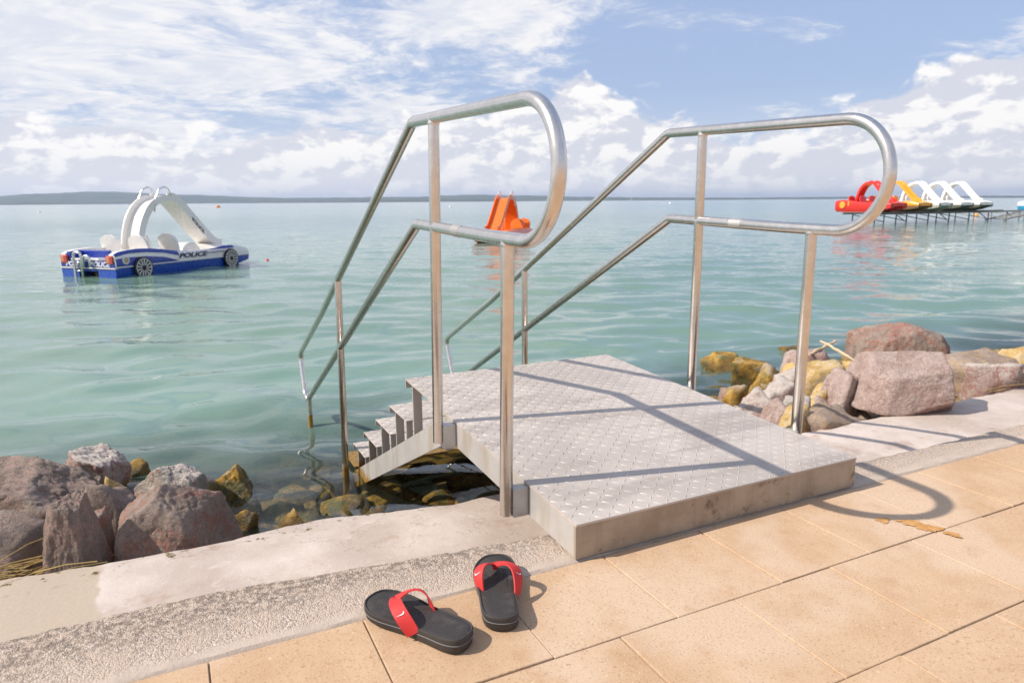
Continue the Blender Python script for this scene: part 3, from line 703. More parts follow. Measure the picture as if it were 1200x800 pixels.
def rubble(name, n, sampler, m, label, seed, smin, smax):
    r_ = np.random.default_rng(seed); base = []
    for k in range(6):
        me = rock_mesh('t', 500+k+seed, (1, .8, .62), 10, 2, 0, .05)
        base.append((np.array([v.co[:] for v in me.vertices]), np.array([p.vertices[:] for p in me.polygons]))); bpy.data.meshes.remove(me)
    VV = []; FF = []; o = 0
    for i in range(n):
        x, y, z = sampler(r_); s = r_.uniform(smin, smax); a = r_.uniform(0, 6.28); b = r_.normal(0, .3)
        V, F = base[i % 6]; ca, sa = math.cos(a), math.sin(a); cb, sb = math.cos(b), math.sin(b)
        Rm = np.array([[ca, -sa, 0], [sa, ca, 0], [0, 0, 1]]) @ np.array([[1, 0, 0], [0, cb, -sb], [0, sb, cb]])
        VV.append((V*s) @ Rm.T + (x, y, z + s*.12)); FF.append(F+o); o += len(V)
    ob = mkobj(name, npmesh(name, np.concatenate(VV), np.concatenate(FF)), m, None, 180); tag(ob, label, 'stones', kind='stuff'); return ob
def ground_z(x, y): return float(np.interp(y, [p[0] for p in prof], [p[1] for p in prof])) + tz(x, y)
def s_left(r): x = r.uniform(-2.6, -.75); y = r.uniform(1.34, 2.5); return x, y, ground_z(x, y)
def s_right(r): x = r.uniform(1.6, 6.5); y = r.uniform(1.22, 3.4); return x, y, ground_z(x, y)
def s_sub(r): x = r.uniform(-2.2, 1.8); y = 1.32+abs(r.normal(0, 1.0)); return x, y, min(ground_z(x, y), -.745)
rubble('rubble', 150, s_left, M_ROCK['grey'], 'small grey rubble filling the gaps between the left boulders', 2, .05, .13)
rubble('rubble', 260, s_right, M_ROCK['tan'], 'small tan rubble filling the gaps between the right boulders', 3, .06, .17)
rubble('rubble', 120, s_right, M_ROCK['ochre'], 'small yellow rubble chips between the right boulders', 4, .05, .13)
for i, (x, y, zt, w, h, m, lab) in enumerate([(2.72, 1.56, -.275, .20, .12, 'ochre', 'small flat yellow stone below the upright mauve slab'),
        (2.45, 1.48, -.265, .20, .13, 'pale', 'small cream stone before the whitish pink one'), (2.98, 2.02, -.275, .24, .15, 'white', 'pale pink wedge stone behind the bright yellow broken one'),
        (2.52, 1.36, -.285, .16, .10, 'ochre', 'small yellow chip stone behind the flat tan one'), (3.40, 2.35, -.33, .26, .16, 'ochre', 'yellow slab between the pinkish angular stone and algae stones'),
        (2.75, 2.30, -.41, .22, .14, 'red', 'small reddish stone at the water near the platform edge'), (3.85, 2.75, -.36, .30, .18, 'pink', 'pink grey stone behind the driftwood')]):
    rock((x, y, zt), w, h, m, lab, 410+i*3, tall=2.2, rz=35*i, boxy=i % 2, planes=9)
rubble('submerged_stones', 240, s_sub, M_ROCK['algae'], 'ochre and brown stones lying under the clear shallow water', 5, .10, .30)

# ------------------------------------------------------------------ sandals
M_SOLE = paint('black_foam_sole', (.040, .034, .031), .66, .12)
def footbed_mat():
    g = mat('ribbed_black_footbed')
    w = g.n('ShaderNodeTexWave', _wave_type='BANDS', _bands_direction='Y', Vector=g.obj, Scale=52.0, Distortion=1.2).outputs[1]
    n = g.noise(g.obj, 60.0, 4.0); d = g.noise(g.obj, 16.0, 5.0, .65)
    c = g.mix(g.mr(d, .5, .75), (.034, .029, .027), (.075, .062, .054)); bump(g, g.m('ADD', w, g.m('MULTIPLY', n, .2)), .55, .0012)
    return P(g, Base__Color=c, Roughness=.62)
M_BED = footbed_mat()
M_RED = paint('red_strap', (.62, .030, .028), .66, .08)
M_PIP = paint('grey_sole_line', (.16, .15, .15), .5)
M_WHITE = paint('white_print', (.82, .82, .81), .5, .02)
def sandal(loc, rz, mirror, label):
    root = empty('sandal', loc, rz); root.scale = (1.02, .91, .92); tag(root, label, 'sandal', 'pair of sandals left on the paving')
    s = -1 if mirror else 1
    ctl = [(0, .150), (.030, .144), (.049, .118), (.055, .08), (.050, .035), (.043, -.01), (.041, -.06), (.040, -.105), (.030, -.138), (0, -.150),
           (-.028, -.140), (-.039, -.108), (-.040, -.06), (-.041, -.01), (-.045, .035), (-.048, .08), (-.043, .118), (-.026, .143)]
    N = 54; out = []
    for i in range(N):                                            # closed Catmull-Rom through the control outline
        t = i/N*len(ctl); k = int(t); f = t-k; p = [Vector(ctl[(k+j-1) % len(ctl)]) for j in range(4)]
        q = .5*((2*p[1]) + (p[2]-p[0])*f + (2*p[0]-5*p[1]+4*p[2]-p[3])*f*f + (3*p[1]-p[0]-3*p[2]+p[3])*f**3)
        out.append((q.x*s + .006*s*math.sin((q.y+.15)/.3*math.pi), q.y))
    def lift(y):                                                  # toe spring and heel lift of the sole
        return .010*max(0, (y-.07)/.08)**2
    def ztop(y): return .030 + .008*np.clip((.02-y)/.15, 0, 1) + lift(y)
    def ring(k, zf): return [(x*k, y*(1-(1-k)*.42), zf(y)) for x, y in out]
    o = MB().loft([ring(.90, lambda y: lift(y)), ring(.965, lambda y: lift(y)+.004), ring(.985, lambda y: ztop(y)*.5), ring(1.0, lambda y: ztop(y)-.007),
                   ring(1.0, lambda y: ztop(y)-.002), ring(.975, lambda y: ztop(y)), ring(.935, lambda y: ztop(y)-.0005), ring(.915, lambda y: ztop(y)-.0035), ring(.5, lambda y: ztop(y)-.0045)])
    sole = o.build('sole', M_SOLE, root, 50)
    fb = MB().loft([ring(.905, lambda y: ztop(y)-.0032), ring(.88, lambda y: ztop(y)-.0022), ring(.6, lambda y: ztop(y)-.0036), ring(.25, lambda y: ztop(y)-.0040)])
    fb.build('footbed', M_BED, root, 60)
    for zz in (.58,):
        MB().tube([(x*(.984 if zz < .5 else .992), y, ztop(y)*zz) for x, y in out], .0011, 6, True).build('sole_line', M_PIP, sole, 180)
    toe = Vector((.007*s, .072, .046))
    zt = float(ztop(.02))
    def band(a, c, b, w0, w1):
        rings = []; n = 20; a, b, c = Vector(a), Vector(b), Vector(c)
        pt = lambda t: a*(1-t)**2 + c*2*t*(1-t) + b*t*t
        for i in range(n+1):
            t = i/n; p = pt(t); T = (pt(min(1, t+.02))-pt(max(0, t-.02))).normalized()
            nr = Vector((p.x*1.0, -.010, p.z-.012)); nr = (nr - T*nr.dot(T)).normalized(); w = T.cross(nr).normalized()*((w0+(w1-w0)*t)/2)
            rings.append([tuple(p-w), tuple(p-w*.5+nr*.0006), tuple(p+w*.5+nr*.0006), tuple(p+w), tuple(p+w+nr*.0030), tuple(p+w*.5+nr*.0038), tuple(p-w*.5+nr*.0038), tuple(p-w+nr*.0030)])
        return MB().loft(rings).build('strap', M_RED, root, 60), rings
    lat, rg = band((-.0355*s, -.024, zt-.012), (-.056*s, .022, zt+.066), toe, .034, .026)
    med, rg2 = band((.0395*s, -.008, zt-.012), (.062*s, .028, zt+.064), toe, .034, .026)
    MB().tube([(toe.x, toe.y+.014, zt-.006), (toe.x, toe.y+.013, zt+.006), (toe.x, toe.y+.004, toe.z+.001)], [.0050, .0045, .0085], 10).build('thong', M_RED, root, 60)
    # tick-shaped print on each strap and on the heel of the footbed
    tick = [(-.0082, .0016), (-.0080, -.0012), (-.0062, -.0030), (-.0040, -.0034), (.0, -.0024), (.0105, .0022), (.0, -.0006), (-.0038, -.0012), (-.0056, -.0004), (-.0066, .0020)]
    for rings, which in ((rg, 0), (rg2, 1)):
        r0, r1 = rings[7], rings[8]
        pc = (Vector(r0[5])+Vector(r0[6]))/2; ex = (Vector(r1[5])-Vector(r0[5])).normalized(); ey = (Vector(r0[5])-Vector(r0[6])).normalized(); ez = ex.cross(ey).normalized()
        if ez.dot(pc-Vector((0, pc.y, 0))) < 0: ez = -ez
        sg = -1 if which == 0 else 1
        v = [pc + ey*(p[0]*1.1*sg) + ex*(p[1]*1.1) + ez*.0012 for p in tick]
        MB().add(v, [tuple(range(len(v)))]).build('tick_mark', M_WHITE, lat if which == 0 else med)
    v = [(p[1]*.7, -.088 + p[0]*.7, float(ztop(-.088))-.0030) for p in tick]
    MB().add(v, [tuple(range(len(v)))]).build('tick_mark', M_WHITE, sole)
    return root
sandal((-.452, -.092, .0015), R_(121-90), False, 'black flip-flop with red strap lying side-on nearer the camera at left')
sandal((-.243, -.062, .0015), R_(68-90), True, 'black flip-flop with red strap whose toe points to the lake at right')

# ------------------------------------------------------------------ pedal boats
def text_part(s, size, m, parent, mtx, shear=.25, bold=.012):
    cu = bpy.data.curves.new('lettering', 'FONT'); cu.body = s; cu.size = size; cu.shear = shear; cu.offset = bold*size; cu.extrude = .002
    cu.align_x = 'CENTER'; cu.align_y = 'CENTER'; cu.resolution_u = 3
    tmp = bpy.data.objects.new('tmp', cu); me = bpy.data.meshes.new_from_object(tmp); bpy.data.objects.remove(tmp); bpy.data.curves.remove(cu)
    me.materials.clear(); me.transform(mtx)
    return mkobj('lettering', me, m, parent)
def glossy(name, c, rough=.28): return paint(name, c, rough, .015, 0, .25)
M_BLUE = glossy('blue_gelcoat', (.018, .045, .30)); M_BLUE2 = glossy('bright_blue_hull', (.012, .070, .40))
M_GELW = glossy('white_gelcoat', (.78, .75, .71)); M_TRIMW = glossy('pale_trim', (.66, .64, .63))
M_TYRE = paint('black_tyre', (.012, .012, .014), .6); M_RIM = paint('silver_rim', (.62, .60, .58), .35, .05, .3)
M_RLAMP = glossy('red_lamp', (.45, .05, .03)); M_ALAMP = glossy('amber_lamp', (.60, .22, .12)); M_BEIGE = paint('beige_cover', (.42, .31, .20), .6)
M_CHROME = paint('chromed_tube', (.72, .71, .70), .22, .03, 1.0); M_BROWN = paint('brown_paddle', (.20, .11, .045), .7)
M_ORANGE = glossy('orange_gelcoat', (.80, .17, .018)); M_YELL = glossy('yellow_gelcoat', (.85, .36, .03)); M_REDG = glossy('red_gelcoat', (.68, .028, .022))
M_OLIVE = paint('olive_hull_shade', (.13, .13, .095), .55); M_GREYLET = paint('grey_lettering', (.22, .21, .23), .5); M_DARK = paint('dark_decal', (.05, .035, .05), .5)  # olive hull: shadow under the white boats put into the hull colour
M_CYAN = glossy('cyan_gelcoat', (.04, .27, .48)); M_BARN = paint('greenish_white_hull', (.42, .43, .36), .5)

def lerp(x, xs, ys): return float(np.interp(x, xs, ys))
def slide_arch(root, m, mi, m_rail, handrails=True, yc=0.0):
    """stair flank, slide trough and top handrails; x forward"""
    hw = .27
    def sweep(path, wall, name, mm, inset=0.0):
        rings = []
        for i, (x, z) in enumerate(path):
            a = path[max(0, i-1)]; b = path[min(len(path)-1, i+1)]; t = Vector((b[0]-a[0], b[1]-a[1])).normalized(); nx, nz = -t.y, t.x
            w = wall(i/(len(path)-1)); h = hw
            sec = [(-h, w), (-h, -.03), (h, -.03), (h, w), (h-.04, w), (h-.05, .015), (-h+.05, .015), (-h+.04, w)]
            rings.append([(x+nx*q, yc+p, z+nz*q) for p, q in sec])
        return MB().loft(rings).build(name, mm, root, 45)
    up = [(1.20+.86*math.sin(t)**1.0*.0 + .80*(1-math.cos(t*math.pi/2))*.55 + .36*t*.0 + .45*t**1.6, .28 + 1.36*math.sin(t*math.pi/2)**.92) for t in np.linspace(0, 1, 16)]
    st = sweep(up, lambda s: .10+.04*math.sin(s*math.pi), 'stair_flank', m)
    xe, ze = up[-1]
    down = [(xe, ze), (xe+.13, ze+.01), (xe+.26, ze-.04), (xe+.40, ze-.17), (xe+.75, ze-.53), (xe+1.10, ze-.88), (xe+1.32, ze-1.07), (xe+1.48, ze-1.14), (xe+1.62, ze-1.16)]
    sl = sweep(down, lambda s: .15, 'slide', m)
    if handrails:
        for y in (yc-hw+.015, yc+hw-.015):
            p = [(xe-.42, y, ze-.28), (xe-.38, y, ze-.02), (xe-.22, y, ze+.24), (xe-.06, y, ze+.30), (xe+.05, y, ze+.24), (xe+.10, y, ze+.08)]
            MB().tube(fillet(p, .09, 5), .020, 8).build('top_handrail', m_rail, root, 180)
    return st, sl
def seat(root, x, y, m, face=1):
    rings = []
    for t in np.linspace(0, 1, 9):                                 # rounded shell backrest
        z = .30 + .56*t; w = .27*math.sqrt(max(.02, 1-(max(0, t-.62)/.39)**2.6)); xx = x - face*(.05+.14*t)
        rings.append([(xx-.035, y-w, z), (xx+.035, y-w, z), (xx+.05, y, z), (xx+.035, y+w, z), (xx-.035, y+w, z), (xx-.05, y, z)])
    b = MB().loft(rings).build('seat', m, root, 60)
    MB().box((x-.02 if face > 0 else x-.42, y-.24, .28), (x+.42 if face > 0 else x+.02, y+.24, .42), .03).build('cushion', m, b, 60)
def pontoon(root, sgn, m, draft=.18, top=.22, L=4.15, inner=.28, outer=.80, roundness=0.0, name='hull'):
    rings = []
    for x in [0, .06, .4, 1.2, 2.2, 3.0, 3.5, 3.85, 4.05, L]:
        t = max(0, (x-2.9)/(L-2.9)); zb = -draft + (draft+top*.75)*t**2.0 + (.04 if x < .05 else 0)
        yi = inner + .12*t**1.5; yo = outer - .06*t**2
        ym = (yi+yo)/2
        rings.append([(x, sgn*yi, top), (x, sgn*yi, zb*.35+.03), (x, sgn*(yi+.10), zb), (x, sgn*(yo-.12), zb), (x, sgn*(yo-.02), zb*.35+.03), (x, sgn*yo, top)])
    return MB().loft(rings).build(name, m, root, 35)
SIDE_X = [0, .10, .35, .62, .95, 1.35, 1.7, 2.3, 2.9, 3.2, 3.5, 3.8, 4.15]
SIDE_H = [.50, .545, .575, .59, .575, .53, .47, .44, .455, .50, .50, .46, .38]
def side_body(root, sgn, m, name='side_body'):
    rings = []
    for x in np.linspace(0, 4.15, 34):
        h = lerp(x, SIDE_X, SIDE_H); t = max(0, (x-3.2)/.95); yo = .80 - .07*t**2
        rings.append([(x, sgn*yo, .215), (x, sgn*(yo+.012), .30), (x, sgn*(yo-.005), h-.05), (x, sgn*(yo-.05), h), (x, sgn*(yo-.17), h-.005), (x, sgn*(yo-.20), .24)])
    return MB().loft(rings).build(name, m, root, 40)
def side_panel(root, sgn, pts_lo, pts_hi, m, name, off=.006):
    """a raised panel that hugs the body side between two z curves"""
    V = []; n = len(pts_lo)
    def yo(x, z):
        t = max(0, (x-3.2)/.95); h = lerp(x, SIDE_X, SIDE_H); b = .80-.07*t*t
        return float(np.interp(z, [.215, .30, h-.05, h], [b, b+.012, b-.005, b-.05]))
    rings = []
    K = 6
    for (x, z0), (_, z1) in zip(pts_lo, pts_hi):
        zs = np.linspace(z0, z1, K)
        rings.append([(x, sgn*(yo(x, z)+off), z) for z in zs] + [(x, sgn*(yo(x, z)-.01), z) for z in zs[::-1]])
    return MB().loft(rings).build(name, m, root, 35)
def wheel(root, x, sgn, m_t, m_r, z=.17, r=.245, spokes=13):
    w = MB().lathe([(r-.05, .77), (r-.012, .80), (r, .83), (r-.004, .865), (r-.035, .875), (r-.05, .862)], 26, 'y', (x, 0, z)).build('wheel', m_t, root, 40)
    if sgn < 0:
        for v in w.data.vertices: v.co.y = -v.co.y
        w.data.flip_normals()
    rm = MB().tube([(x+(r-.047)*math.cos(a), sgn*.868, z+(r-.047)*math.sin(a)) for a in np.linspace(0, 2*math.pi, 26, endpoint=False)], .012, 6, True)
    rm.build('rim', m_r, w, 180)
    for k in range(spokes):
        a = 2*math.pi*k/spokes; c, s = math.cos(a), math.sin(a); q = []
        for rr, ww in ((.06, .009), (r-.055, .015)):
            for e in (-1, 1): q.append((x+rr*c-e*ww*s, sgn*.872, z+rr*s+e*ww*c))
        q2 = [(p[0], sgn*.858, p[2]) for p in q]
        MB().add(q+q2, [(0,2,3,1), (4,5,7,6), (0,1,5,4), (2,6,7,3), (0,4,6,2), (1,3,7,5)]).build('spoke', m_r, w)
    MB().lathe([(.001, .882), (.04, .880), (.055, .868), (.055, .85)] if sgn > 0 else [(.001, -.882), (.04, -.880), (.055, -.868), (.055, -.85)], 14, 'y', (x, 0, z)).build('hub', M_TYRE, w, 40)
    return w
def side_mtx(sgn, x, z, off=.822):
    # lettering upright on the boat's side, readable from outside
    if sgn < 0: return Matrix(((1,0,0,x), (0,0,-1,-off), (0,1,0,z), (0,0,0,1)))
    return Matrix(((-1,0,0,x), (0,0,1,off), (0,1,0,z), (0,0,0,1)))
def police_boat():
    root = empty('pedal_boat', (-2.47, 16.10, WATER), R_(44)); tag(root, 'blue and white police style pedal boat with white slide floating at left', 'pedal boat')
    for s in (-1, 1):
        pontoon(root, s, M_BLUE2)
        body = side_body(root, s, M_GELW)
        xs = np.linspace(.015, 1.72, 16)                            # blue rear quarter with a white flash
        hi = [(x, lerp(x, SIDE_X, SIDE_H)-.004) for x in xs]
        side_panel(root, s, [(x, .222) for x in xs], [(x, min(h, lerp(x, [0, .3, .8, 1.3, 1.72], [.40, .42, .41, .36, .24]))) for x, h in hi], M_BLUE, 'quarter_panel')
        side_panel(root, s, [(x, min(h-.01, lerp(x, [0, .3, .8, 1.3, 1.72], [.44, .50, .50, .45, .36]))) for x, h in hi], hi, M_BLUE, 'quarter_panel')
        xf = np.linspace(2.75, 3.55, 8)
        side_panel(root, s, [(x, lerp(x, [2.75, 3.55], [.43, .43])) for x in xf], [(x, lerp(x, SIDE_X, SIDE_H)-.004) for x in xf], M_BLUE, 'quarter_panel')
        MB().tube([(x, s*(.812-.07*max(0, (x-3.2)/.95)**2), .222) for x in np.linspace(.01, 4.12, 20)], .016, 8).build('rubbing_strip', M_TRIMW, root, 180)
        wheel(root, .66, s, M_TYRE, M_RIM); wheel(root, 3.36, s, M_TYRE, M_RIM)
        MB().lathe([(.085, s*.80), (.09, s*.826), (.062, s*.832)], 20, 'y', (.25, 0, .365)).build('round_vent', M_TRIMW, root, 40)
        MB().lathe([(.060, s*.80), (.060, s*.834), (.001, s*.836)], 20, 'y', (.25, 0, .365)).build('vent_cover', M_BEIGE, root, 40)
        MB().box((-.035, s*.66-.10, .30), (.02, s*.66+.10, .47), .012).build('tail_lamp', M_RLAMP, root)
        MB().box((-.042, s*.66-.02, .32), (.01, s*.66+.07, .45), .008).build('lamp_lens', M_ALAMP, root)
        text_part('POLICE', .150, M_DARKBLUE, root, side_mtx(s, 2.13, .345) @ Matrix.Diagonal((1.75, 1, 1, 1)), .3, .03)
        text_part('INTERCEPTOR', .075, M_GREYLET, root, side_mtx(s, 2.88, .362) @ Matrix.Diagonal((1.2, 1, 1, 1)), .3, .01)
    MB().box((.30, -.62, .17), (3.9, .62, .25), .01).build('deck', M_GELW, root)
    MB().box((.0, -.30, .13), (4.0, .30, .169), .01).build('bridge_deck', M_BLUE2, root)
    # stern: blue transom, hollow boot, white gap beside the right quarter
    MB().box((-.012, -.79, .215), (.06, .79, .345), .012).build('transom', M_BLUE, root)
    MB().box((-.022, -.80, .185), (.05, .80, .213), .006).build('stern_strip', M_TRIMW, root)
    MB().box((.02, -.30, .347), (.30, .60, .40), .012).build('stern_deck', M_GELW, root)
    MB().box((.32, -.28, .25), (.40, .60, .56), .02).build('boot_back', M_BLUE, root)
    MB().box((.02, .50, .345), (.36, .62, .545), .012).build('boot_side', M_BLUE, root)
    for y in (.36, -.36):
        text_part('POLICE', .140, M_WHITE, root, Matrix(((0,0,-1,-.016), (-1,0,0,y), (0,1,0,.282), (0,0,0,1))) @ Matrix.Diagonal((1.2, 1, 1, 1)), .3, .03)
    # boarding ladder, two bent tubes
    for y, zz in ((.20, .0), (-.04, -.06)):
        lad = [(-.06, y-.10, .28+zz), (-.06, y-.10, .52+zz), (-.06, y+.10, .52+zz), (-.06, y+.10, .28+zz)] if zz else [(-.07, y-.11, -.06), (-.07, y-.11, .54), (-.07, y+.11, .54), (-.07, y+.11, -.06)]
        MB().tube(fillet(lad, .09, 6) if zz else fillet(lad + [lad[0]], .09, 6), .028, 8).build('boarding_ladder', M_CHROME, root, 180)
    for z in (-.04, .14, .32): MB().tube([(-.07, .09, z), (-.07, .31, z)], .016, 8).build('ladder_rung', M_CHROME, root, 180)
    MB().box((.05, -.16, -.22), (.45, -.13, .10), .01).build('rudder', M_BROWN, root); MB().box((.3, -.24, -.20), (.34, .24, .10), .01).build('paddle', M_BROWN, root)
    for x, y in ((1.02, .42), (1.02, -.42)): seat(root, x+.1, y, M_GELW)
    for y in (.42, -.42): seat(root, 1.95, y, M_GELW)
    MB().lathe([(.001, -.24), (.30, -.24), (.34, -.2), (.34, .2), (.30, .24), (.001, .24)], 22, 'y', (2.72, 0, .26)).build('paddle_housing', M_TRIMW, root, 40)
    MB().box((2.5, -.60, .25), (2.62, .60, .42), .03).build('dashboard', M_TRIMW, root)
    # bow hood
    rings = []
    for x in np.linspace(3.05, 4.15, 9):
        h = lerp(x, SIDE_X, SIDE_H); t = max(0, (x-3.2)/.95); yo = .74-.07*t*t
        rings.append([(x, -yo, .20), (x, -yo, h-.03), (x, -yo*.5, h+.02), (x, 0, h+.03), (x, yo*.5, h+.02), (x, yo, h-.03), (x, yo, .20)])
    MB().loft(rings).build('bow_hood', M_GELW, root, 40)
    st, sl = slide_arch(root, M_GELW, M_TRIMW, M_CHROME)
    text_part('POLICE', .15, M_DARKBLUE, sl, Matrix(((.71,0,0,2.95), (0,0,-1,-.274), (-.71,1,0,1.00), (0,0,0,1))), .1, .02)
M_DARKBLUE = paint('dark_blue_lettering', (.012, .012, .07), .5)
police_boat()

def pedalo(loc, rz, m_body, m_hull, label, m_wheel=None, group=None, decal=False, fat=False, name='pedal_boat', m_slide=None):
    root = empty(name, loc, rz); tag(root, label, 'pedal boat', group); m_slide = m_slide or m_body
    if fat:
        for s in (-1, 1):                                           # plump rounded floats
            rings = []
            for t in np.linspace(0, 1, 17):
                x = 4.1*t; k = max(.06, (1-abs(2*t-1)**3.2)**.5); zc = .19 + .12*max(0, t-.75)/.25*.9
                rings.append([(x, s*.55 + .33*k*math.cos(a), zc + .34*k*math.sin(a)) for a in np.linspace(0, 2*math.pi, 14, endpoint=False)])
            MB().loft(rings).build('float', m_body, root, 60)
            e = MB().lathe([(.001, 0), (.11, .0), (.11, .02), (.001, .021)], 14, 'y', (0, 0, 0)).build('eye_decal', M_DARK, root, 40)
            e.scale = (1.35, 1, .5); e.location = (3.42, s*.862 - (.02 if s < 0 else 0), .24)
            e2 = MB().lathe([(.001, 0), (.10, .0), (.10, .02), (.001, .021)], 14, 'x', (0, 0, 0)).build('eye_decal', M_DARK, root, 40)
            e2.scale = (1, 1.5, .45); e2.location = (4.02, s*.55, .30)
        MB().box((.4, -.5, .20), (3.75, .5, .30), .03).build('deck', m_body, root)
    else:
        for s in (-1, 1):
            pontoon(root, s, m_hull); side_body(root, s, m_body)
            if m_wheel:
                for x in (.62, 3.36):
                    MB().lathe([(.001, s*.80), (.21, s*.80), (.22, s*.85), (.17, s*.862), (.001, s*.866)], 20, 'y', (x, 0, .27)).build('wheel_cover', m_wheel, root, 40)
                MB().box((1.03, s*.80-.02, .225), (1.13, s*.80+.025, .52), .005).build('stripe', m_wheel, root)
        MB().box((.05, -.62, .17), (3.9, .62, .25), .01).build('deck', m_body, root)
        MB().box((.0, -.79, .216), (.06, .79, .46), .012).build('transom', m_body, root)
        rings = []
        for x in np.linspace(3.05, 4.15, 9):
            h = lerp(x, SIDE_X, SIDE_H); t = max(0, (x-3.2)/.95); yo = .74-.07*t*t
            rings.append([(x, -yo, .20), (x, -yo, h-.03), (x, 0, h+.03), (x, yo, h-.03), (x, yo, .20)])
        MB().loft(rings).build('bow_hood', m_body, root, 40)
    for x, y in ((1.1, .42), (1.1, -.42), (1.95, .42), (1.95, -.42)): seat(root, x, y, m_body)
    slide_arch(root, m_slide, m_slide, M_GELW, handrails=fat)
    return root
pedalo((12.62, 25.30, WATER), R_(-26-108), M_ORANGE, M_ORANGE, 'orange pedal boat with a slide floating behind the left handrail loop', fat=True)
PIER_Y, PIER_Z = 29.6, WATER + .70
row = [(M_REDG, M_REDG, M_YELL, 'red car shaped pedal boat with yellow wheels at the left end of the pier'),
       (M_YELL, M_BROWN, None, 'orange yellow pedal boat with slide second from the left on the pier'),
       (M_GELW, M_BARN, None, 'white pedal boat on the pier right next to the orange yellow one'),
       (M_GELW, M_OLIVE, None, 'middle one of the three white pedal boats on the pier'),
       (M_GELW, M_OLIVE, None, 'last white pedal boat at the right end of the row on the pier')]
for k, (mb_, mh, mw, lab) in enumerate(row):
    pedalo((40.2 + 2.2*k, PIER_Y + 2.05, PIER_Z + .18), R_(-90 + (-3, 2, 0, 1, -1)[k]), mb_, mh, lab, mw, 'pedal boats parked on the pier')
pedalo((62.4, 32.4, WATER+.68), R_(-90), M_GELW, M_CYAN, 'white and cyan pedal boat cut off by the right edge of the picture')

def pier():
    m = paint('weathered_pier_steel', (.24, .22, .205), .6, .1); md = paint('grey_pier_planks', (.26, .23, .20), .85, .12)
    root = empty('pier', (0, 0, 0)); tag(root, 'low steel trestle pier carrying the row of parked pedal boats', 'pier')
    x0, x1 = 39.2, 57.0
    for y in (PIER_Y-1.0, PIER_Y+1.3): MB().box((x0, y-.05, PIER_Z-.16), (x1, y+.05, PIER_Z-.05), .005).build('beam', m, root)
    n = 0
    for x in np.arange(x0+.1, 50.6, .42):
        MB().box((x, PIER_Y-1.25, PIER_Z-.048), (x+.36, PIER_Y+1.55, PIER_Z-.005), .004).build('plank', md, root)
    for x in np.arange(40.2, 56.9, 2.2):
        for y in (PIER_Y-1.0, PIER_Y+1.3):
            MB().tube([(x, y, WATER-2.0), (x, y, PIER_Z-.1)], .040, 8).build('leg', m, root, 60)
        MB().tube([(x, PIER_Y-1.0, WATER+.1), (x, PIER_Y+1.3, PIER_Z-.2)], .028, 6).build('brace', m, root, 60)
    for x in (41.2, 45.6, 50.0, 53.2):
        MB().tube([(x, PIER_Y-1.04, PIER_Z-.12), (x+.95, PIER_Y-1.04, WATER+.12)], .03, 6).build('brace', m, root, 60)
    r2 = empty('boat_ramp', (50.8, PIER_Y-1.2, 0)); tag(r2, 'sloping steel launching ramp at the right end of the pier', 'ramp')
    for dy in (0, -1.2):
        MB().tube([(-.2, dy, WATER+.06), (4.2, dy, PIER_Z-.1)], .05, 8).build('rail', m, r2, 60)
    for t in np.linspace(.1, .95, 6): MB().tube([(-.2+4.4*t, 0, WATER+.06+(PIER_Z-.16-WATER)*t), (-.2+4.4*t, -1.2, WATER+.06+(PIER_Z-.16-WATER)*t)], .035, 6).build('rung', m, r2, 60)
    for t in (.55, .9):
        for dy in (0, -1.2): MB().tube([(-.2+4.4*t, dy, WATER-2.0), (-.2+4.4*t, dy, WATER+.06+(PIER_Z-.16-WATER)*t)], .04, 8).build('leg', m, r2, 60)
pier()

# ------------------------------------------------------------------ floats, buoys, far sailing boat
def buoy(x, y, r, m, label, name='buoy'):
    root = empty(name, (x, y, WATER)); tag(root, label, 'buoy')
    MB().lathe([(.001, -r*.6), (r*.7, -r*.5), (r, 0), (r*.9, r*.45), (r*.5, r*.85), (.001, r)], 14).build('float', m, root, 60)
    MB().tube([(0, 0, r*.9), (0, 0, r*1.25)], r*.16, 8).build('lifting_eye', M_CHROME, root, 60)
M_BOR = paint('orange_buoy_plastic', (.75, .22, .05), .5)
buoy(15.8, 268.6, .85, M_BOR, 'orange buoy far out to the right of the police style boat')
buoy(-23.3, 165.3, .28, M_GELW, 'small white buoy far out at the left')
buoy(71.4, 185.9, .40, M_GELW, 'white buoy far out seen inside the left handrail loop')
buoy(191.2, 238.7, .60, M_GELW, 'white buoy far out left of the right rail post')
buoy(1.50, 18.60, .055, M_REDG, 'little red float on the water right of the police style boat')
buoy(64.5, 37.3, .20, M_YELL, 'yellow buoy behind the pier legs')
def sailboat():
    root = empty('sailing_boat', (885, 1235, WATER), R_(70)); tag(root, 'tiny white sailing boat on the horizon between the handrails', 'sailing boat')
    MB().loft([[(x, -w, .9), (x, -w*.6, 0), (x, w*.6, 0), (x, w, .9)] for x, w in ((-4, .9), (-1, 1.3), (2, 1.0), (4.5, .05))]).build('hull', M_GELW, root)
    MB().tube([(.5, 0, .5), (.5, 0, 12)], .08, 8).build('mast', M_CHROME, root)
    MB().add([(.4, 0, 1.6), (-3.6, .25, 1.7), (.4, 0, 11.6), (.4, .06, 1.6), (-3.6, .31, 1.7), (.4, .06, 11.6)], [(0,1,2), (3,5,4), (0,3,4,1), (1,4,5,2), (2,5,3,0)]).build('sail', M_GELW, root)
sailboat()

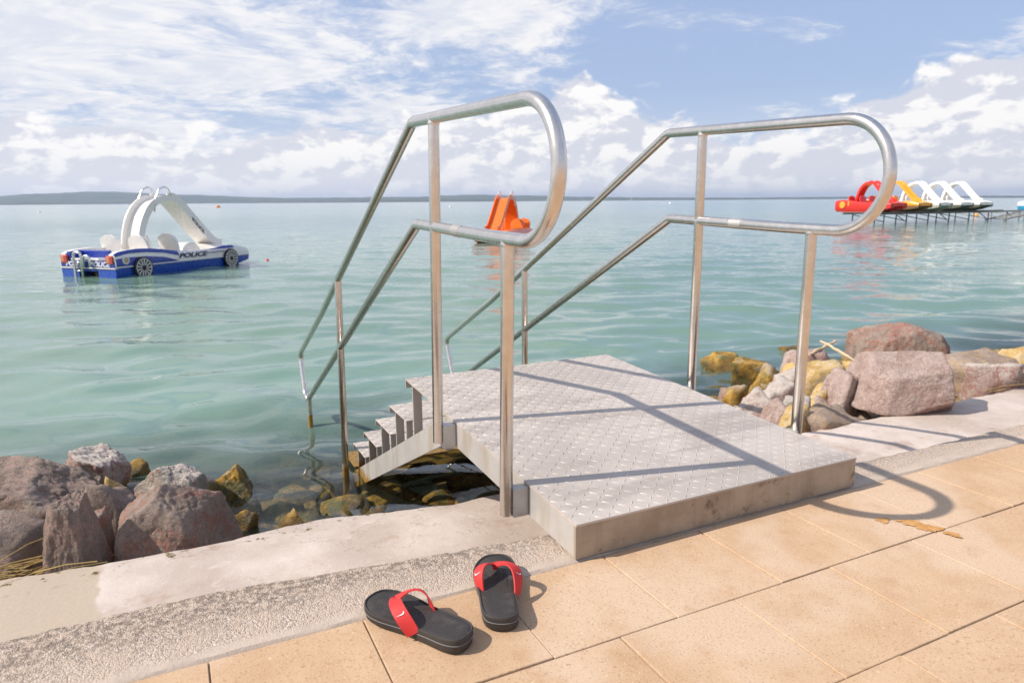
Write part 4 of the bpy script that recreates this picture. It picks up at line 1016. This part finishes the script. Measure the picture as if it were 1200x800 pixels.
# ------------------------------------------------------------------ small litter: straw, driftwood, stain on the paving
M_STRAW = paint('dry_straw', (.52, .36, .13), .8, .2); M_DRIFT = paint('bleached_driftwood', (.56, .42, .27), .85, .15)
def straw():
    mb = MB(); r_ = random.Random(3)
    for i in range(60):
        x, y = r_.uniform(-1.80, -1.34), r_.uniform(1.30, 1.48); a = r_.uniform(-.5, .9); l = r_.uniform(.08, .26); z = r_.uniform(-.44, -.345)
        p0 = Vector((x, y, z)); d = Vector((math.cos(a), math.sin(a)*.6, r_.uniform(-.1, .25)))*l
        mb.tube([p0, p0+d*.5+Vector((0, 0, r_.uniform(0, .02))), p0+d], r_.uniform(.0012, .0030), 5)
    tag(mb.build('dry_straw', M_STRAW), 'dry yellow straw caught between rocks and ledge at lower left', 'straw', kind='stuff')
    mb = MB()
    for i in range(30):
        x, y = r_.uniform(3.6, 5.2), r_.uniform(1.13, 1.20); a = r_.uniform(-.3, .3); l = r_.uniform(.08, .3); p0 = Vector((x, y, r_.uniform(-.32, -.29)))
        mb.tube([p0, p0+Vector((math.cos(a), math.sin(a), r_.uniform(0, .15)))*l], .0025, 5)
    tag(mb.build('dry_straw', M_STRAW), 'dry yellow straw along the ledge at the far right', 'straw', kind='stuff')
straw()
DW1 = ((3.60, 2.30, -.175), (3.63, 2.0, -.275)); DW2 = ((3.43, 2.25, -.255), (3.90, 2.40, -.225))
for i, (a, b, r0, lab) in enumerate([(DW1[0], DW1[1], .011, 'long bleached driftwood stick slanting over the yellow stones'),
                                     (DW2[0], DW2[1], .013, 'short driftwood stick crossing the long one')]):
    a, b = Vector(a), Vector(b); r_ = random.Random(i+4)
    pts = [a.lerp(b, t) + Vector((r_.gauss(0, .006), r_.gauss(0, .006), r_.gauss(0, .004))) for t in np.linspace(0, 1, 9)]
    tag(MB().tube(pts, [r0*(.55+.45*math.sin(t*2.6+.4))*r_.uniform(.85, 1.15) for t in np.linspace(0, 1, 9)], 8).build('driftwood', M_DRIFT, None, 60), lab, 'driftwood')
STAINS = [(.900, -.198, -.85, .020, .015), (.966, -.280, -1.2, .034, .026), (.955, -.243, -1.0, .024, .020), (.990, -.340, -1.3, .018, .015), (.935, -.222, -.6, .010, .006)]
def stain():
    g = mat('orange_rust_stain')
    n = g.noise(g.pos, 42.0, 6.0, .7); c = g.mix(g.mr(n, .35, .65), (.43, .20, .05), (.53, .29, .11))
    m = P(g, Base__Color=c, Roughness=.9)
    for k, (cx, cy, a, l, w) in enumerate(STAINS):
        pts = []; r_ = random.Random(k)
        ph = [r_.uniform(0, 6.28) for _ in range(6)]
        for i in range(64):
            t = 2*math.pi*i/64; rr = 1+.22*math.sin(2*t+ph[0])+.16*math.sin(3*t+ph[1])+.12*math.sin(5*t+ph[2])+.08*math.sin(9*t+ph[3])+.03*math.sin(15*t+ph[4])+.02*math.sin(23*t+ph[5])
            p, q = l*rr*math.cos(t), w*rr*math.sin(t); pts.append((cx+p*math.cos(a)-q*math.sin(a), cy+p*math.sin(a)+q*math.cos(a), .0024+k*.0003))
        MB().add(pts, [tuple(range(64))]).build('stain', m, pavement)
stain()
